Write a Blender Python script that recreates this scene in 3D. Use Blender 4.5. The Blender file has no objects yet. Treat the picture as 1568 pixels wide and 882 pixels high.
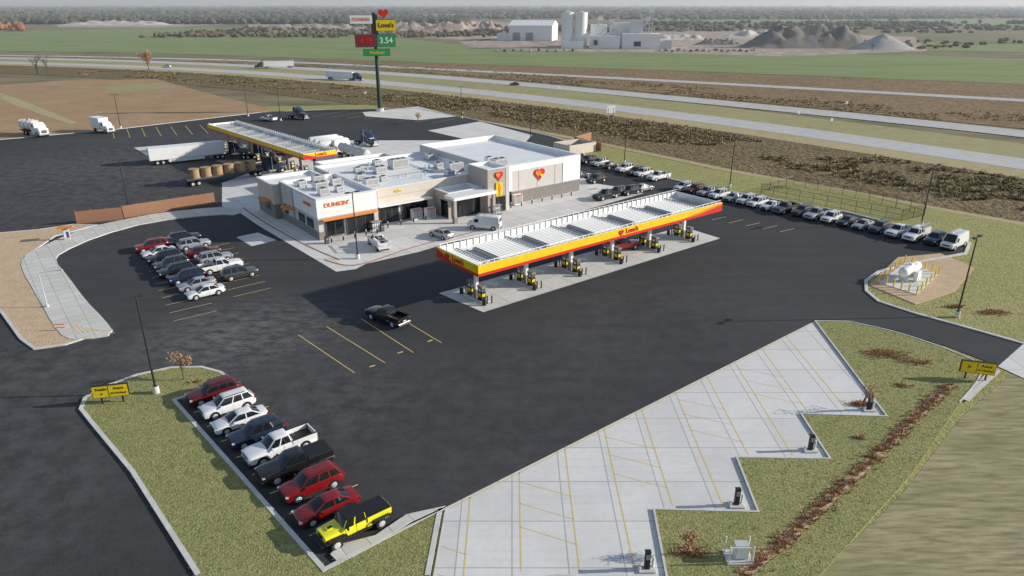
import bpy, bmesh, math, random
from mathutils import Vector, Matrix, noise
random.seed(7)
R=math.radians
scn=bpy.context.scene
COL=scn.collection
# ---------------------------------------------------------------- survey helper
# Aerial survey: converts a reading taken on the photograph to metres on the level z (true site plan X/Y).
H=35.0;F=1079.0;S_,C_=math.sin(R(21.9)),math.cos(R(21.9))
def P(u,v,z=0.0):
    y=(441-v)/F;k=(H-z)/(S_-C_*y)
    return ((u-784)/F*k,(C_+S_*y)*k)
def PS(l): return [P(*p) for p in l]
# ---------------------------------------------------------------- materials
def newmat(name):
    m=bpy.data.materials.new(name);m.use_nodes=True
    nt=m.node_tree;b=nt.nodes['Principled BSDF'];return m,nt,b
def N(nt,t,**k):
    n=nt.nodes.new(t)
    for a,b in k.items(): setattr(n,a,b)
    return n
def wpos(nt,rot=0,sc=(1,1,1)):
    g=N(nt,'ShaderNodeNewGeometry');mp=N(nt,'ShaderNodeMapping')
    mp.inputs['Rotation'].default_value=(0,0,-rot);mp.inputs['Scale'].default_value=sc
    nt.links.new(g.outputs['Position'],mp.inputs['Vector'])
    return mp.outputs['Vector']
def rng_(nt,f,lo,hi):
    r=N(nt,'ShaderNodeMapRange');r.inputs[1].default_value=lo;r.inputs[2].default_value=hi
    nt.links.new(f,r.inputs[0]);return r.outputs[0]
def noi(nt,vec,scale,detail=4,rough=.6,lo=.3,hi=.7):
    n=N(nt,'ShaderNodeTexNoise');n.inputs['Scale'].default_value=scale;n.inputs['Detail'].default_value=detail
    n.inputs['Roughness'].default_value=rough;nt.links.new(vec,n.inputs['Vector'])
    return rng_(nt,n.outputs['Fac'],lo,hi)
def mix(nt,f,a,b,mode='MIX'):
    n=N(nt,'ShaderNodeMix');n.data_type='RGBA';n.blend_type=mode
    if isinstance(f,(int,float)): n.inputs[0].default_value=f
    else: nt.links.new(f,n.inputs[0])
    for i,c in ((6,a),(7,b)):
        if isinstance(c,(tuple,list)): n.inputs[i].default_value=(*c,1)
        else: nt.links.new(c,n.inputs[i])
    return n.outputs[2]
def mul(nt,a,b,op='MULTIPLY'):
    n=N(nt,'ShaderNodeMath');n.operation=op
    for i,c in ((0,a),(1,b)):
        if isinstance(c,(int,float)): n.inputs[i].default_value=c
        else: nt.links.new(c,n.inputs[i])
    return n.outputs[0]
def bump(nt,b,h,strength=.3,dist=.05):
    n=N(nt,'ShaderNodeBump');n.inputs['Strength'].default_value=strength;n.inputs['Distance'].default_value=dist
    nt.links.new(h,n.inputs['Height']);nt.links.new(n.outputs[0],b.inputs['Normal'])
def M(name,c,rough=.8,c2=None,scale=1.0,metal=0,coat=0,spec=None,detail=2):
    m,nt,b=newmat(name)
    b.inputs['Roughness'].default_value=rough;b.inputs['Metallic'].default_value=metal
    b.inputs['Coat Weight'].default_value=coat;b.inputs['Coat Roughness'].default_value=.05
    if spec is not None:b.inputs['Specular IOR Level'].default_value=spec
    tc=N(nt,'ShaderNodeTexCoord')
    f=noi(nt,tc.outputs['Object'],scale,detail)
    if c2 is None:c2=tuple(x*.86 for x in c)
    nt.links.new(mix(nt,f,c,c2),b.inputs['Base Color'])
    return m
def ground_mat(name,cols,scales,rough=.95,bmp=.0,bd=.1,rot=0,sc=(1,1,1)):
    m,nt,b=newmat(name);b.inputs['Roughness'].default_value=rough;b.inputs['Specular IOR Level'].default_value=.2
    v=wpos(nt,rot,sc);out=cols[0];fs=[]
    for c,s in zip(cols[1:],scales):
        f=noi(nt,v,s,3,.65,.38,.68);fs.append(f);out=mix(nt,f,out,c)
    nt.links.new(out,b.inputs['Base Color'])
    if bmp: bump(nt,b,fs[-1],bmp,bd)
    return m
def asphalt_mat(name,base=.04):
    m,nt,b=newmat(name);b.inputs['Roughness'].default_value=.8;b.inputs['Specular IOR Level'].default_value=.25
    v=wpos(nt);c0=(base*.92,base*.92,base*.96);c1=(base*1.4,base*1.39,base*1.38)
    o=mix(nt,noi(nt,v,.04,5,.62,.36,.66),c0,c1)
    vr=wpos(nt,R(38),(.035,.6,1))
    o=mix(nt,mul(nt,noi(nt,vr,1,3,.6,.45,.7),.4),o,(base*.68,base*.68,base*.72))
    fine=noi(nt,v,6,2,.8,.45,.75)
    o=mix(nt,mul(nt,fine,.5),o,(base*2.1,base*2.1,base*2.05))
    br=N(nt,'ShaderNodeTexBrick');br.inputs['Scale'].default_value=1;br.inputs['Brick Width'].default_value=400;br.inputs['Row Height'].default_value=4.2
    br.inputs['Mortar Size'].default_value=.04;br.inputs['Mortar Smooth'].default_value=.4
    nt.links.new(wpos(nt,R(38)),br.inputs['Vector'])
    o=mix(nt,mul(nt,br.outputs['Fac'],.35),o,(base*.55,)*3)
    g=N(nt,'ShaderNodeNewGeometry')
    dn=noi(nt,wpos(nt,R(12),(.55,1.1,1)),.9,7,.78,.42,.62);dn2=noi(nt,v,.5,5,.7,.40,.62)
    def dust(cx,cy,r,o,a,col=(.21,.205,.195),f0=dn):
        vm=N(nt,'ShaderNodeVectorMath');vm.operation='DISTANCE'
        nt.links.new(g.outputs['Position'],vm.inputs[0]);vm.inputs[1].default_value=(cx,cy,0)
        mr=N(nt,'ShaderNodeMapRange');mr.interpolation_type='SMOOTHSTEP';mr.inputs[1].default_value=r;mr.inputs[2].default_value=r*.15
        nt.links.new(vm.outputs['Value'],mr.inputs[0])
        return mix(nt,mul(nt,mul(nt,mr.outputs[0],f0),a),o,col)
    for u_,v_,r,a,f0 in((410,505,16,.55,dn),(60,565,18,.28,dn2),(310,520,12,.45,dn),(480,610,14,.2,dn2),(720,640,26,.12,dn2),(1000,480,30,.10,dn2),(120,290,75,.20,dn2),(250,240,60,.22,dn2)):
        x,y=P(u_,v_);o=dust(x,y,r,o,a,f0=f0)
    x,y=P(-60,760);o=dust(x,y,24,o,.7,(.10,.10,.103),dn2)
    nt.links.new(o,b.inputs['Base Color'])
    bump(nt,b,fine,.2,.01)
    return m
def concrete_mat(name,c=(.52,.51,.49),rot=0,w=4.0,h=4.0,joint=.05):
    m,nt,b=newmat(name);b.inputs['Roughness'].default_value=.85;b.inputs['Specular IOR Level'].default_value=.3
    v=wpos(nt);o=mix(nt,noi(nt,v,.15,5,.7,.3,.7),c,tuple(x*.86 for x in c))
    o=mix(nt,mul(nt,noi(nt,v,1.6,4,.7,.45,.8),.5),o,tuple(x*.76 for x in c))
    vr=wpos(nt,rot,(.12,2.2,1));o=mix(nt,mul(nt,noi(nt,vr,1,3,.6,.5,.75),.35),o,tuple(x*.7 for x in c))
    br=N(nt,'ShaderNodeTexBrick');br.offset=0;br.inputs['Scale'].default_value=1;br.inputs['Brick Width'].default_value=w;br.inputs['Row Height'].default_value=h
    br.inputs['Mortar Size'].default_value=joint;br.inputs['Mortar Smooth'].default_value=.2
    br.inputs['Color1'].default_value=(1,1,1,1);br.inputs['Color2'].default_value=(.90,.90,.89,1);br.inputs['Mortar'].default_value=(.58,.57,.56,1)
    nt.links.new(wpos(nt,rot),br.inputs['Vector'])
    o=mix(nt,1.0,o,br.outputs['Color'],'MULTIPLY')
    nt.links.new(o,b.inputs['Base Color'])
    return m
MAT={}
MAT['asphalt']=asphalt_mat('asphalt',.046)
MAT['conc']=concrete_mat('concrete_rv',(.82,.80,.765),0,3.8,4.6)
MAT['conc2']=concrete_mat('concrete_store',(.82,.795,.755),R(38),3.6,3.6)
MAT['kerb']=M('kerb_concrete',(.70,.685,.65),.9,(.54,.53,.50),.8)
MAT['walk']=concrete_mat('sidewalk',(.74,.715,.66),R(38),1.8,1.8,.04)
MAT['grass']=ground_mat('grass_lawn',[(.27,.285,.085),(.215,.25,.07),(.35,.325,.13),(.17,.195,.055),(.42,.38,.18)],[.09,.45,1.9,6.5],bmp=.5,bd=.08)
MAT['grass_r']=ground_mat('grass_rough',[(.31,.335,.085),(.25,.295,.065),(.42,.375,.15),(.19,.215,.06),(.46,.40,.19)],[.03,.12,.9,3.2],bmp=.5,bd=.12)
MAT['terrain']=ground_mat('terrain_dry_grass',[(.29,.25,.14),(.19,.19,.10),(.34,.24,.15),(.14,.13,.075)],[.0018,.008,.05],sc=(.4,1,1))
MAT['green']=ground_mat('field_green',[(.205,.29,.095),(.245,.30,.11),(.165,.245,.08),(.29,.30,.14)],[.004,.02,.1],rot=R(-35),sc=(.25,1,1))
MAT['brown']=ground_mat('verge_brown',[(.33,.21,.115),(.25,.155,.085),(.36,.27,.15),(.17,.12,.06)],[.02,.12,.5],bmp=.5,bd=.3)
MAT['reed']=ground_mat('ditch_reed_ground',[(.27,.19,.10),(.17,.13,.06),(.33,.24,.13),(.11,.10,.045)],[.05,.22,.8],bmp=.7,bd=.5)
MAT['tan']=ground_mat('verge_tan',[(.44,.37,.20),(.35,.32,.14),(.50,.41,.25)],[.03,.4])
MAT['median']=ground_mat('median_grass',[(.35,.325,.15),(.28,.29,.115),(.42,.36,.20)],[.02,.3])
MAT['soil']=ground_mat('bare_soil',[(.46,.25,.145),(.39,.205,.115),(.50,.32,.20),(.33,.27,.14)],[.02,.07,.3])
MAT['hay']=ground_mat('dry_field',[(.38,.335,.18),(.28,.275,.12),(.48,.41,.25),(.21,.20,.10)],[.08,.45,2.5],rot=R(52),sc=(.13,1,1),bmp=.3)
MAT['mulch']=ground_mat('gravel_mulch',[(.60,.43,.27),(.47,.325,.19),(.68,.52,.35)],[.5,5],bmp=.4,bd=.04)
MAT['hwy']=ground_mat('highway_pavement',[(.52,.51,.495),(.46,.45,.435),(.57,.565,.55)],[.02,.3])
MAT['rock']=ground_mat('quarry_rock',[(.42,.31,.24),(.30,.22,.175),(.52,.44,.37)],[.01,.06],bmp=.5,bd=2)
MAT['yline']=M('yellow_marking',(.80,.56,.13),.8,(.68,.53,.26),3)
MAT['wline']=M('white_marking',(.8,.8,.77),.8)
def mm(k,*a,**q): MAT[k]=M(k,*a,**q)
mm('white_panel',(.88,.88,.86),.55,(.83,.83,.81),scale=.6)
mm('roof_white',(.89,.89,.88),.6,(.78,.78,.76),scale=.3,detail=5)
mm('deck_grey',(.46,.47,.48),.6,(.36,.37,.38),scale=.5,detail=4)
mm('stucco_grey',(.62,.59,.55),.85,(.56,.535,.50),scale=.8)
mm('stucco_tan',(.68,.60,.51),.85,(.62,.545,.46),scale=.8)
mm('stone_dark',(.29,.265,.24),.85,(.20,.185,.17),scale=3,detail=4)
mm('tower_brown',(.47,.415,.36),.8,(.41,.36,.315),scale=2)
mm('grey_dark',(.09,.09,.095),.6)
mm('grey_mid',(.38,.38,.375),.6)
mm('metal_light',(.66,.67,.67),.45,metal=.2)
mm('black',(.015,.015,.016),.5)
mm('rubber',(.02,.02,.021),.85)
mm('glass',(.012,.015,.018),.08,spec=.6)
mm('yellow',(.95,.66,.015),.4)
mm('red',(.75,.035,.02),.4)
mm('orange',(.88,.24,.03),.45)
mm('awning_orange',(.84,.27,.04),.5)
mm('green_dark',(.02,.05,.035),.5)
mm('pole_bronze',(.035,.033,.03),.45)
mm('led_green',(.03,.36,.10),.5)
mm('led_red',(.30,.02,.03),.5)
mm('sign_blue',(.03,.10,.35),.5)
mm('wood_fence',(.42,.22,.125),.85,(.32,.165,.09),scale=4)
mm('wood',(.47,.32,.18),.85,(.34,.22,.12),scale=4)
mm('chrome',(.6,.6,.62),.25,metal=.8)
mm('headlamp',(.7,.72,.75),.15)
mm('taillamp',(.35,.01,.01),.25)
mm('dark_trim',(.03,.03,.032),.6)
mm('bark',(.12,.09,.07),.9)
mm('leaf_brown',(.52,.30,.15),.9,(.34,.19,.10),scale=2)
mm('weed_tan',(.50,.38,.22),.95,(.36,.27,.15),scale=.3)
mm('weed_dark',(.25,.19,.095),.95,(.16,.13,.06),scale=.3)
mm('weed_green',(.18,.20,.07),.95,(.25,.23,.09),scale=.3)
mm('tree_dark',(.075,.09,.05),.95,(.12,.105,.06),scale=.05)
mm('tree_brown',(.17,.125,.08),.95,(.11,.10,.06),scale=.03)
mm('tree_autumn',(.36,.15,.06),.95,(.25,.11,.05),scale=.05)
mm('pale_rock',(.72,.67,.60),.9,(.45,.39,.33),scale=.05,detail=4)
mm('gravel_grey',(.30,.27,.24),.95,(.17,.15,.125),scale=.07,detail=5)
mm('gravel_pale',(.48,.46,.43),.95,(.36,.34,.31),scale=.07,detail=5)
mm('brick_red',(.42,.17,.11),.9)
# ---------------------------------------------------------------- mesh builder
class MB:
    def __init__(s): s.v=[];s.f=[];s.m=[];s.mats=[]
    def mi(s,k):
        if k not in s.mats: s.mats.append(k)
        return s.mats.index(k)
    def add(s,vs,fs,k):
        n=len(s.v);i=s.mi(k);s.v+=[tuple(v) for v in vs]
        for f in fs: s.f.append([a+n for a in f]);s.m.append(i)
    def box(s,c,d,k,rz=0,tx=1,ty=1):
        cx,cy,cz=c;a,b,e=d[0]/2,d[1]/2,d[2]/2;vs=[]
        cr,sr=math.cos(rz),math.sin(rz)
        for z,t1,t2 in ((-e,1,1),(e,tx,ty)):
            for x,y in((-a,-b),(a,-b),(a,b),(-a,b)):
                x*=t1;y*=t2;vs.append((cx+x*cr-y*sr,cy+x*sr+y*cr,cz+z))
        s.add(vs,[(3,2,1,0),(4,5,6,7),(0,1,5,4),(1,2,6,5),(2,3,7,6),(3,0,4,7)],k)
    def bx(s,x0,x1,y0,y1,z0,z1,k): s.box(((x0+x1)/2,(y0+y1)/2,(z0+z1)/2),(x1-x0,y1-y0,z1-z0),k)
    def cyl(s,p,q,r0,r1,n,k,caps=True):
        p,q=Vector(p),Vector(q);d=(q-p).normalized()
        a=d.orthogonal().normalized();b=d.cross(a);vs=[]
        for o,r in((p,r0),(q,r1)):
            for i in range(n):
                t=2*math.pi*i/n;vs.append(o+a*math.cos(t)*r+b*math.sin(t)*r)
        fs=[(i,(i+1)%n,(i+1)%n+n,i+n) for i in range(n)]
        if caps: fs+=[tuple(range(n-1,-1,-1)),tuple(range(n,2*n))]
        s.add(vs,fs,k)
    def prism(s,pts,z0,z1,k,ks=None,bottom=False):
        n=len(pts)
        if sum(pts[i][0]*pts[(i+1)%n][1]-pts[(i+1)%n][0]*pts[i][1] for i in range(n))<0: pts=pts[::-1]
        s.add([(x,y,z1) for x,y in pts],[tuple(range(n))],k)
        if z0 is not None:
            s.add([(x,y,z0) for x,y in pts]+[(x,y,z1) for x,y in pts],[(i,(i+1)%n,(i+1)%n+n,i+n) for i in range(n)],ks or k)
    def loft(s,rings,k,caps=True,kf=None):
        n=len(rings[0]);vs=[p for r in rings for p in r]
        for j in range(len(rings)-1):
            for i in range(n):
                kk=kf(j,i) if kf else k
                b=j*n;s.add([vs[b+i],vs[b+(i+1)%n],vs[b+n+(i+1)%n],vs[b+n+i]],[(0,1,2,3)],kk)
        if caps:
            s.add(rings[0],[tuple(range(n-1,-1,-1))],k);s.add(rings[-1],[tuple(range(n))],k)
    def mesh(s,name,smooth=0,weld=True):
        me=bpy.data.meshes.new(name);me.from_pydata(s.v,[],s.f)
        for k in s.mats: me.materials.append(MAT[k])
        me.polygons.foreach_set('material_index',s.m)
        bm=bmesh.new();bm.from_mesh(me)
        if weld: bmesh.ops.remove_doubles(bm,verts=bm.verts,dist=.0005)
        bmesh.ops.recalc_face_normals(bm,faces=bm.faces);bm.to_mesh(me);bm.free()
        if smooth:
            me.polygons.foreach_set('use_smooth',[True]*len(me.polygons));me.set_sharp_from_angle(angle=R(smooth))
        me.update();return me
    def obj(s,name,loc=(0,0,0),rz=0,parent=None,smooth=0,weld=True):
        return link(name,s.mesh(name,smooth,weld),loc,rz,parent)
def link(name,me,loc=(0,0,0),rz=0,parent=None,sc=1):
    o=bpy.data.objects.new(name,me);COL.objects.link(o);o.location=loc;o.rotation_euler=(0,0,rz);o.scale=(sc,)*3
    if parent:o.parent=parent
    return o
def empty(name,loc=(0,0,0),rz=0): return link(name,None,loc,rz)
def text(name,body,size,loc,rz,k,parent,ext=.03,tilt=90,sx=1):
    c=bpy.data.curves.new(name,'FONT');c.body=body;c.size=size;c.extrude=ext;c.align_x='CENTER';c.align_y='CENTER';c.offset=size*.018
    c.materials.append(MAT[k]);o=bpy.data.objects.new(name,c);COL.objects.link(o)
    o.location=loc;o.rotation_euler=(R(tilt),0,rz);o.scale=(sx,1,1);o.parent=parent;return o
def heart(mb,c,size,k,rz=0,th=.08,z=0):
    pts=[]
    for i in range(28):
        t=2*math.pi*i/28;x=16*math.sin(t)**3;y=13*math.cos(t)-5*math.cos(2*t)-2*math.cos(3*t)-math.cos(4*t);pts.append((x/32*size,y/32*size))
    cr,sr=math.cos(rz),math.sin(rz);nx,ny=sr,-cr;n=len(pts)
    A=[(c[0]+x*cr+nx*th,c[1]+x*sr+ny*th,c[2]+y) for x,y in pts];B=[(c[0]+x*cr,c[1]+x*sr,c[2]+y) for x,y in pts]
    mb.add(A+B,[tuple(range(n))]+[(i,(i+1)%n,(i+1)%n+n,i+n) for i in range(n)],k)
def sheet(name,pts,z,k):
    mb=MB();mb.prism(pts,None,z,k);return mb.obj(name)
def chaikin(pts,n=2,closed=True):
    for _ in range(n):
        o=[];m=len(pts)
        for i in range(m if closed else m-1):
            a,b=pts[i],pts[(i+1)%m]
            o+=[(a[0]*.75+b[0]*.25,a[1]*.75+b[1]*.25),(a[0]*.25+b[0]*.75,a[1]*.25+b[1]*.75)]
        if not closed:o=[pts[0]]+o+[pts[-1]]
        pts=o
    return pts
def norms(pts,closed):
    out=[];n=len(pts)
    for i in range(n):
        a=Vector(pts[(i-1)%n] if closed or i>0 else pts[0]);b=Vector(pts[i]);c=Vector(pts[(i+1)%n] if closed or i<n-1 else pts[-1])
        d1=(b-a);d2=(c-b)
        if d1.length<1e-6:d1=d2
        if d2.length<1e-6:d2=d1
        d1.normalize();d2.normalize();n1=Vector((-d1.y,d1.x));n2=Vector((-d2.y,d2.x));m=(n1+n2)
        if m.length<1e-4:m=n1
        m.normalize();k=1/max(.5,m.dot(n1));out.append((m.x*k,m.y*k))
    return out
def offs(pts,d,closed=True):
    return [(p[0]+n[0]*d,p[1]+n[1]*d) for p,n in zip(pts,norms(pts,closed))]
def ribbon(mb,pts,o1,o2,z,k,closed=False,z0=None):
    A,B=offs(pts,o1,closed),offs(pts,o2,closed);n=len(pts)
    for i in range(n if closed else n-1):
        j=(i+1)%n
        mb.add([(*A[i],z),(*A[j],z),(*B[j],z),(*B[i],z)],[(0,1,2,3)],k)
        if z0 is not None:
            mb.add([(*A[i],z0),(*A[j],z0),(*A[j],z),(*A[i],z)],[(0,1,2,3)],k)
            mb.add([(*B[i],z0),(*B[j],z0),(*B[j],z),(*B[i],z)],[(0,1,2,3)],k)
def inside(p,poly):
    x,y=p;c=False;n=len(poly)
    for i in range(n):
        a,b=poly[i],poly[i-1]
        if (a[1]>y)!=(b[1]>y) and x<(b[0]-a[0])*(y-a[1])/(b[1]-a[1])+a[0]: c=not c
    return c
def line(mb,a,b,w,k,z=.012):
    ribbon(mb,[a,b],-w/2,w/2,z,k)
def lerp(a,b,t): return tuple(x+(y-x)*t for x,y in zip(a,b))
AX=R(38);ca,sa=math.cos(AX),math.sin(AX)
# ================================================================ TERRAIN
sheet('terrain',[(-14000,-300),(14000,-300),(14000,16000),(-14000,16000)],-.30,'terrain')
sheet('field_green',PS([(-500,60),(-200,53),(0,47),(300,42),(520,42),(620,59),(740,71),(860,78),(1380,83),(1568,90),(2200,112),(2200,155),(1568,128),(1100,110),(700,97),(450,88),(200,80),(0,78),(-500,84)]),-.20,'green')
sheet('field_green',PS([(1400,64),(1568,68),(2000,74),(2000,86),(1568,80),(1400,76)]),-.2,'green')
sheet('field_green',PS([(1000,26),(1568,30),(1900,34),(1900,44),(1568,40),(1000,33)]),-.2,'green')
sheet('field_green',PS([(-300,24),(100,22),(420,21),(420,24),(100,26),(-300,29)]),-.2,'green')
sheet('field_tan',PS([(500,20),(1000,19),(1500,20),(1500,23),(1000,22),(500,23)]),-.2,'tan')
sheet('verge_brown',PS([(450,89),(700,98),(1100,111),(1568,129),(2200,156),(2200,280),(1568,196),(1200,160),(800,122),(600,107)]),-.19,'brown')
far=chaikin(PS([(-600,90),(-200,86),(0,88),(200,93),(400,101),(600,112),(800,128),(1000,147),(1200,166),(1400,186),(1568,204),(2100,262)]),2,False)
near=chaikin(PS([(-600,90),(-200,92),(0,95),(200,101),(400,111),(600,127),(800,147),(1000,171),(1200,197),(1400,226),(1568,250),(2100,330)]),2,False)
ramp=chaikin(PS([(-600,82),(0,84),(300,90),(450,95),(600,102),(800,112),(1000,122),(1200,133),(1568,153),(2100,184)]),2,False)
mb=MB();ribbon(mb,near,-7,30,-.17,'median');mb.obj('median_grass')
mb=MB();ribbon(mb,near,-17,-6,-.165,'tan');mb.obj('verge_tan')
mb=MB();ribbon(mb,near[8:],-60,-15,-.18,'reed');mb.obj('drainage_ditch')
track=chaikin(PS([(640,172),(760,188),(900,215),(1050,246),(1130,263),(1300,292),(1430,318),(1568,342),(1900,400)]),2,False)
mb=MB();ribbon(mb,track,-30,1,-.15,'grass_r');mb.obj('grass_verge')
mb=MB();ribbon(mb,track,-1.6,1.2,-.10,'tan');mb.obj('dirt_track')
def road(name,pts,w,lanes=True):
    mb=MB();ribbon(mb,pts,-w/2-2.6,w/2+2.6,-.13,'hwy')
    ribbon(mb,pts,-w/2-.1,-w/2+.15,-.12,'wline');ribbon(mb,pts,w/2-.15,w/2+.1,-.12,'yline')
    if lanes:
        for i in range(0,len(pts)-1):
            a,b=Vector(pts[i]),Vector(pts[i+1]);L=(b-a).length;n=int(L/12)
            for j in range(n): line(mb,lerp(a,b,j/n),lerp(a,b,j/n+3/L),.3,'wline',-.12)
    return mb.obj(name)
road('highway',near,9);road('highway',far,9);road('highway_ramp',ramp,5,False)
sheet('grass_near',[(-300,0),(300,0),(320,60)]+PS([(2000,430),(1568,345),(1200,276),(1100,262),(900,222),(650,172),(560,160),(400,163),(150,190),(-400,238)])+[(-300,100)],-.06,'grass_r')
sheet('soil_field',PS([(-400,238),(-400,128),(0,130),(100,123),(240,121),(330,146),(415,166),(390,174),(180,197),(0,212)]),-.03,'soil')
sheet('grass_strip',PS([(0,142),(30,152),(120,188),(108,190),(20,160),(0,150)]),-.02,'tan')
sheet('grass_strip',PS([(150,133),(250,127),(270,133),(180,143)]),-.02,'median')
# ---------------------------------------------------------------- asphalt lot
RV0=(-5.0,42.9);RV1=(36.0,76.4)
lot=PS([(-700,1100),(420,1100)])+[RV0,RV1]+PS([(1300,492),(1360,503),(1450,530),(1528,560),(1570,524),(1480,502),(1400,480),(1345,462),(1326,446),(1325,430),(1345,416),(1400,402),(1478,388),(1484,372),(1300,326),(1100,290),(1030,275),(960,256),(895,238),(885,222),(840,208),(720,182),(640,166),(500,168),(400,172),(180,198),(0,214),(-500,255),(-900,300)])
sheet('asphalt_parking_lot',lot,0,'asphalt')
mb=MB()
kr=PS([(1568,527),(1480,502),(1400,480),(1345,462),(1326,446),(1325,430),(1345,416),(1400,402),(1478,388),(1484,372),(1300,326),(1100,290),(1030,275),(960,256),(895,238),(885,222),(840,208),(720,182),(640,166),(500,168),(400,172),(180,198),(0,214),(-300,238)])
ribbon(mb,kr,-.25,.15,.13,'kerb',z0=-.06);mb.obj('kerb')
sheet('concrete_driveway',PS([(1528,561),(1570,524),(1760,575),(1700,640)]),.005,'conc')
# ---------------------------------------------------------------- RV pad (saw-tooth)
rv=[RV0,RV1,(34.2,55.5),(26.5,55.9),(26.3,49),(18.6,49.2),(18.2,42.4),(10.5,42.7),(10.1,35.9),(2.6,36.1),(2.4,24),(-5.6,24)]
sheet('concrete_rv_pad',rv,.006,'conc')
mb=MB();UE=Vector((RV1[0]-RV0[0],RV1[1]-RV0[1]))
def edgeY(x): return RV0[1]+(x-RV0[0])*UE.y/UE.x
ends={-3.2:24,.6:36.1,4.5:36.1,8.2:36,12.1:42.7,15.9:42.5,19.8:49.2,23.5:49.1,27.4:55.8,31.2:55.7}
xs=sorted(ends)
for x in xs: line(mb,(x,edgeY(x)-.3),(x,ends[x]+.4),.10,'yline')
for a,b in((-7,-3.2),(.6,4.5),(8.2,12.1),(15.9,19.8),(23.5,27.4)):
    y=edgeY(a)-1.5
    while y>26:
        x0=max(a,-4.9);y1=y+ (b-a)*-.45
        if y>max(ends.get(b,24),ends.get(a,24))+2.2 and y1<edgeY(b)-.5: line(mb,(x0,y-(x0-a)*.45),(b,y1),.08,'yline')
        y-=2.6
line(mb,(RV0[0]+.3,RV0[1]-.1),(RV1[0]-.3,RV1[1]-.5),.10,'yline')
mb.obj('yellow_pavement_marking')
mb=MB()
lawnedge=[(10.1,24)]+[(10.1,35.9),(10.5,42.7),(18.2,42.4),(18.6,49.2),(26.3,49),(26.5,55.9),(34.2,55.5),RV1]+chaikin(PS([(1300,493),(1370,508),(1440,531),(1500,556),(1508,566),(1495,590),(1470,618)]),2,False)
lawn=lawnedge+PS([(1395,728),(1330,800),(1240,900),(1180,1000)])
lawn[0]=(2.6,24);lawn.insert(1,(2.6,36.1));lawn[2]=(10.1,35.9)
mb.prism(lawn,-.06,.10,'grass');mb.obj('lawn')
mb=MB();ribbon(mb,lawn[:-4],-.16,.0,.15,'kerb',z0=0);mb.obj('kerb')
sheet('dry_field',PS([(1235,900),(1300,835),(1385,752),(1470,640),(1548,572),(2100,650),(2600,1100),(1180,1150)]),-.045,'hay')
sheet('concrete_path',PS([(1472,612),(1484,616),(1500,600),(1532,570),(1520,562)]),.12,'walk')
# ---------------------------------------------------------------- near-left island
N0=Vector((-30.5,57.3));N8=Vector((-13.3,38.7));u=Vector((ca,sa))
k0=N0-u*.55;k8=N8-u*.55
isl=PS([(300,884),(200,725),(140,652),(121,628),(128,610),(160,592),(210,574),(262,563),(310,562),(340,570),(358,583),(363,598)])+[tuple(k0+u*3.4+Vector((-.62,.79))*1.9),tuple(k0+Vector((-.62,.79))*1.6),tuple(k8+Vector((.62,-.79))*2.0)]+PS([(560,838),(682,780)])+[(-5.2,42.5),(-5.4,36),(-5.6,24)]+PS([(420,1090)])
mb=MB();mb.prism(isl,0,.11,'grass','kerb');mb.obj('lawn_island')
mb=MB();ribbon(mb,isl[:-2],-.35,.0,.15,'kerb',z0=0);mb.obj('kerb')
mb=MB();mb.prism(PS([(506,851),(520,836),(575,822),(622,790),(682,777),(632,800),(580,832),(515,860)]),.1,.16,'walk');mb.obj('sidewalk')
mb=MB()
for i in range(10):
    a=N0+(N8-N0)*((i-.5)/8);line(mb,tuple(a),tuple(a+u*5.6),.11,'yline')
for a,b in(((457,513),(543,571)),((500,500),(590,556)),((553,488),(633,540)),((606,483),(676,525))): line(mb,P(*a),P(*b),.10,'yline')
for a in((566,562),(609,541),(655,523)): 
    x,y=P(*a);line(mb,(x,y),(x+.5,y+.4),.22,'yline')
for i in range(5): line(mb,P(1090+26*i,337+4.5*i),P(1112+26*i,332+4.5*i),.12,'yline')
for i in range(9):
    x0,y0=P(175+24*i,212-1.2*i);line(mb,(x0,y0),(x0-9,y0+16),.14,'yline')
for i in range(8):
    x0,y0=P(480+26*i,178+1.5*i);line(mb,(x0,y0),(x0+9,y0+13),.14,'yline')
A=Vector(P(415,441));B=Vector(P(352,372))
for i in range(9):
    a=A+(B-A)*(i/8);line(mb,tuple(a),tuple(a-u*5),.1,'yline')
    a=a-Vector((4.3,7.5));line(mb,tuple(a),tuple(a-u*5),.1,'yline')
mb.obj('parking_stall_marking')
# ---------------------------------------------------------------- left mulch island + sidewalk
mi=PS([(-220,355),(-60,362),(60,352),(112,344),(150,345),(85,362),(42,392),(38,410),(62,445),(85,482),(128,520),(100,529),(52,536),(30,520),(0,478),(-120,380)])
mb=MB();mb.prism(mi,0,.10,'mulch','kerb');mb.obj('mulch_bed')
mb=MB();ribbon(mb,mi,-.3,.02,.14,'kerb',True,z0=0);mb.obj('kerb')
wk=chaikin(PS([(330,318),(250,326),(195,336),(130,350),(70,375),(34,396),(32,412),(60,460),(82,500),(100,520),(128,521),(178,513),(158,488),(132,462),(105,425),(84,400),(92,388),(150,362),(230,340),(330,329),(368,330),(368,318)]),1)
mb=MB();mb.prism(wk,0,.145,'walk','kerb');mb.obj('sidewalk')
mb=MB()
for i in range(7): line(mb,P(108+8*i,497+2*i),P(122+8*i,513-1*i),.12,'yline',.155)
line(mb,P(104,494),P(150,488),.12,'yline',.155);line(mb,P(126,519),P(176,511),.12,'yline',.155)
mb.obj('yellow_crossing_marking')
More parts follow.
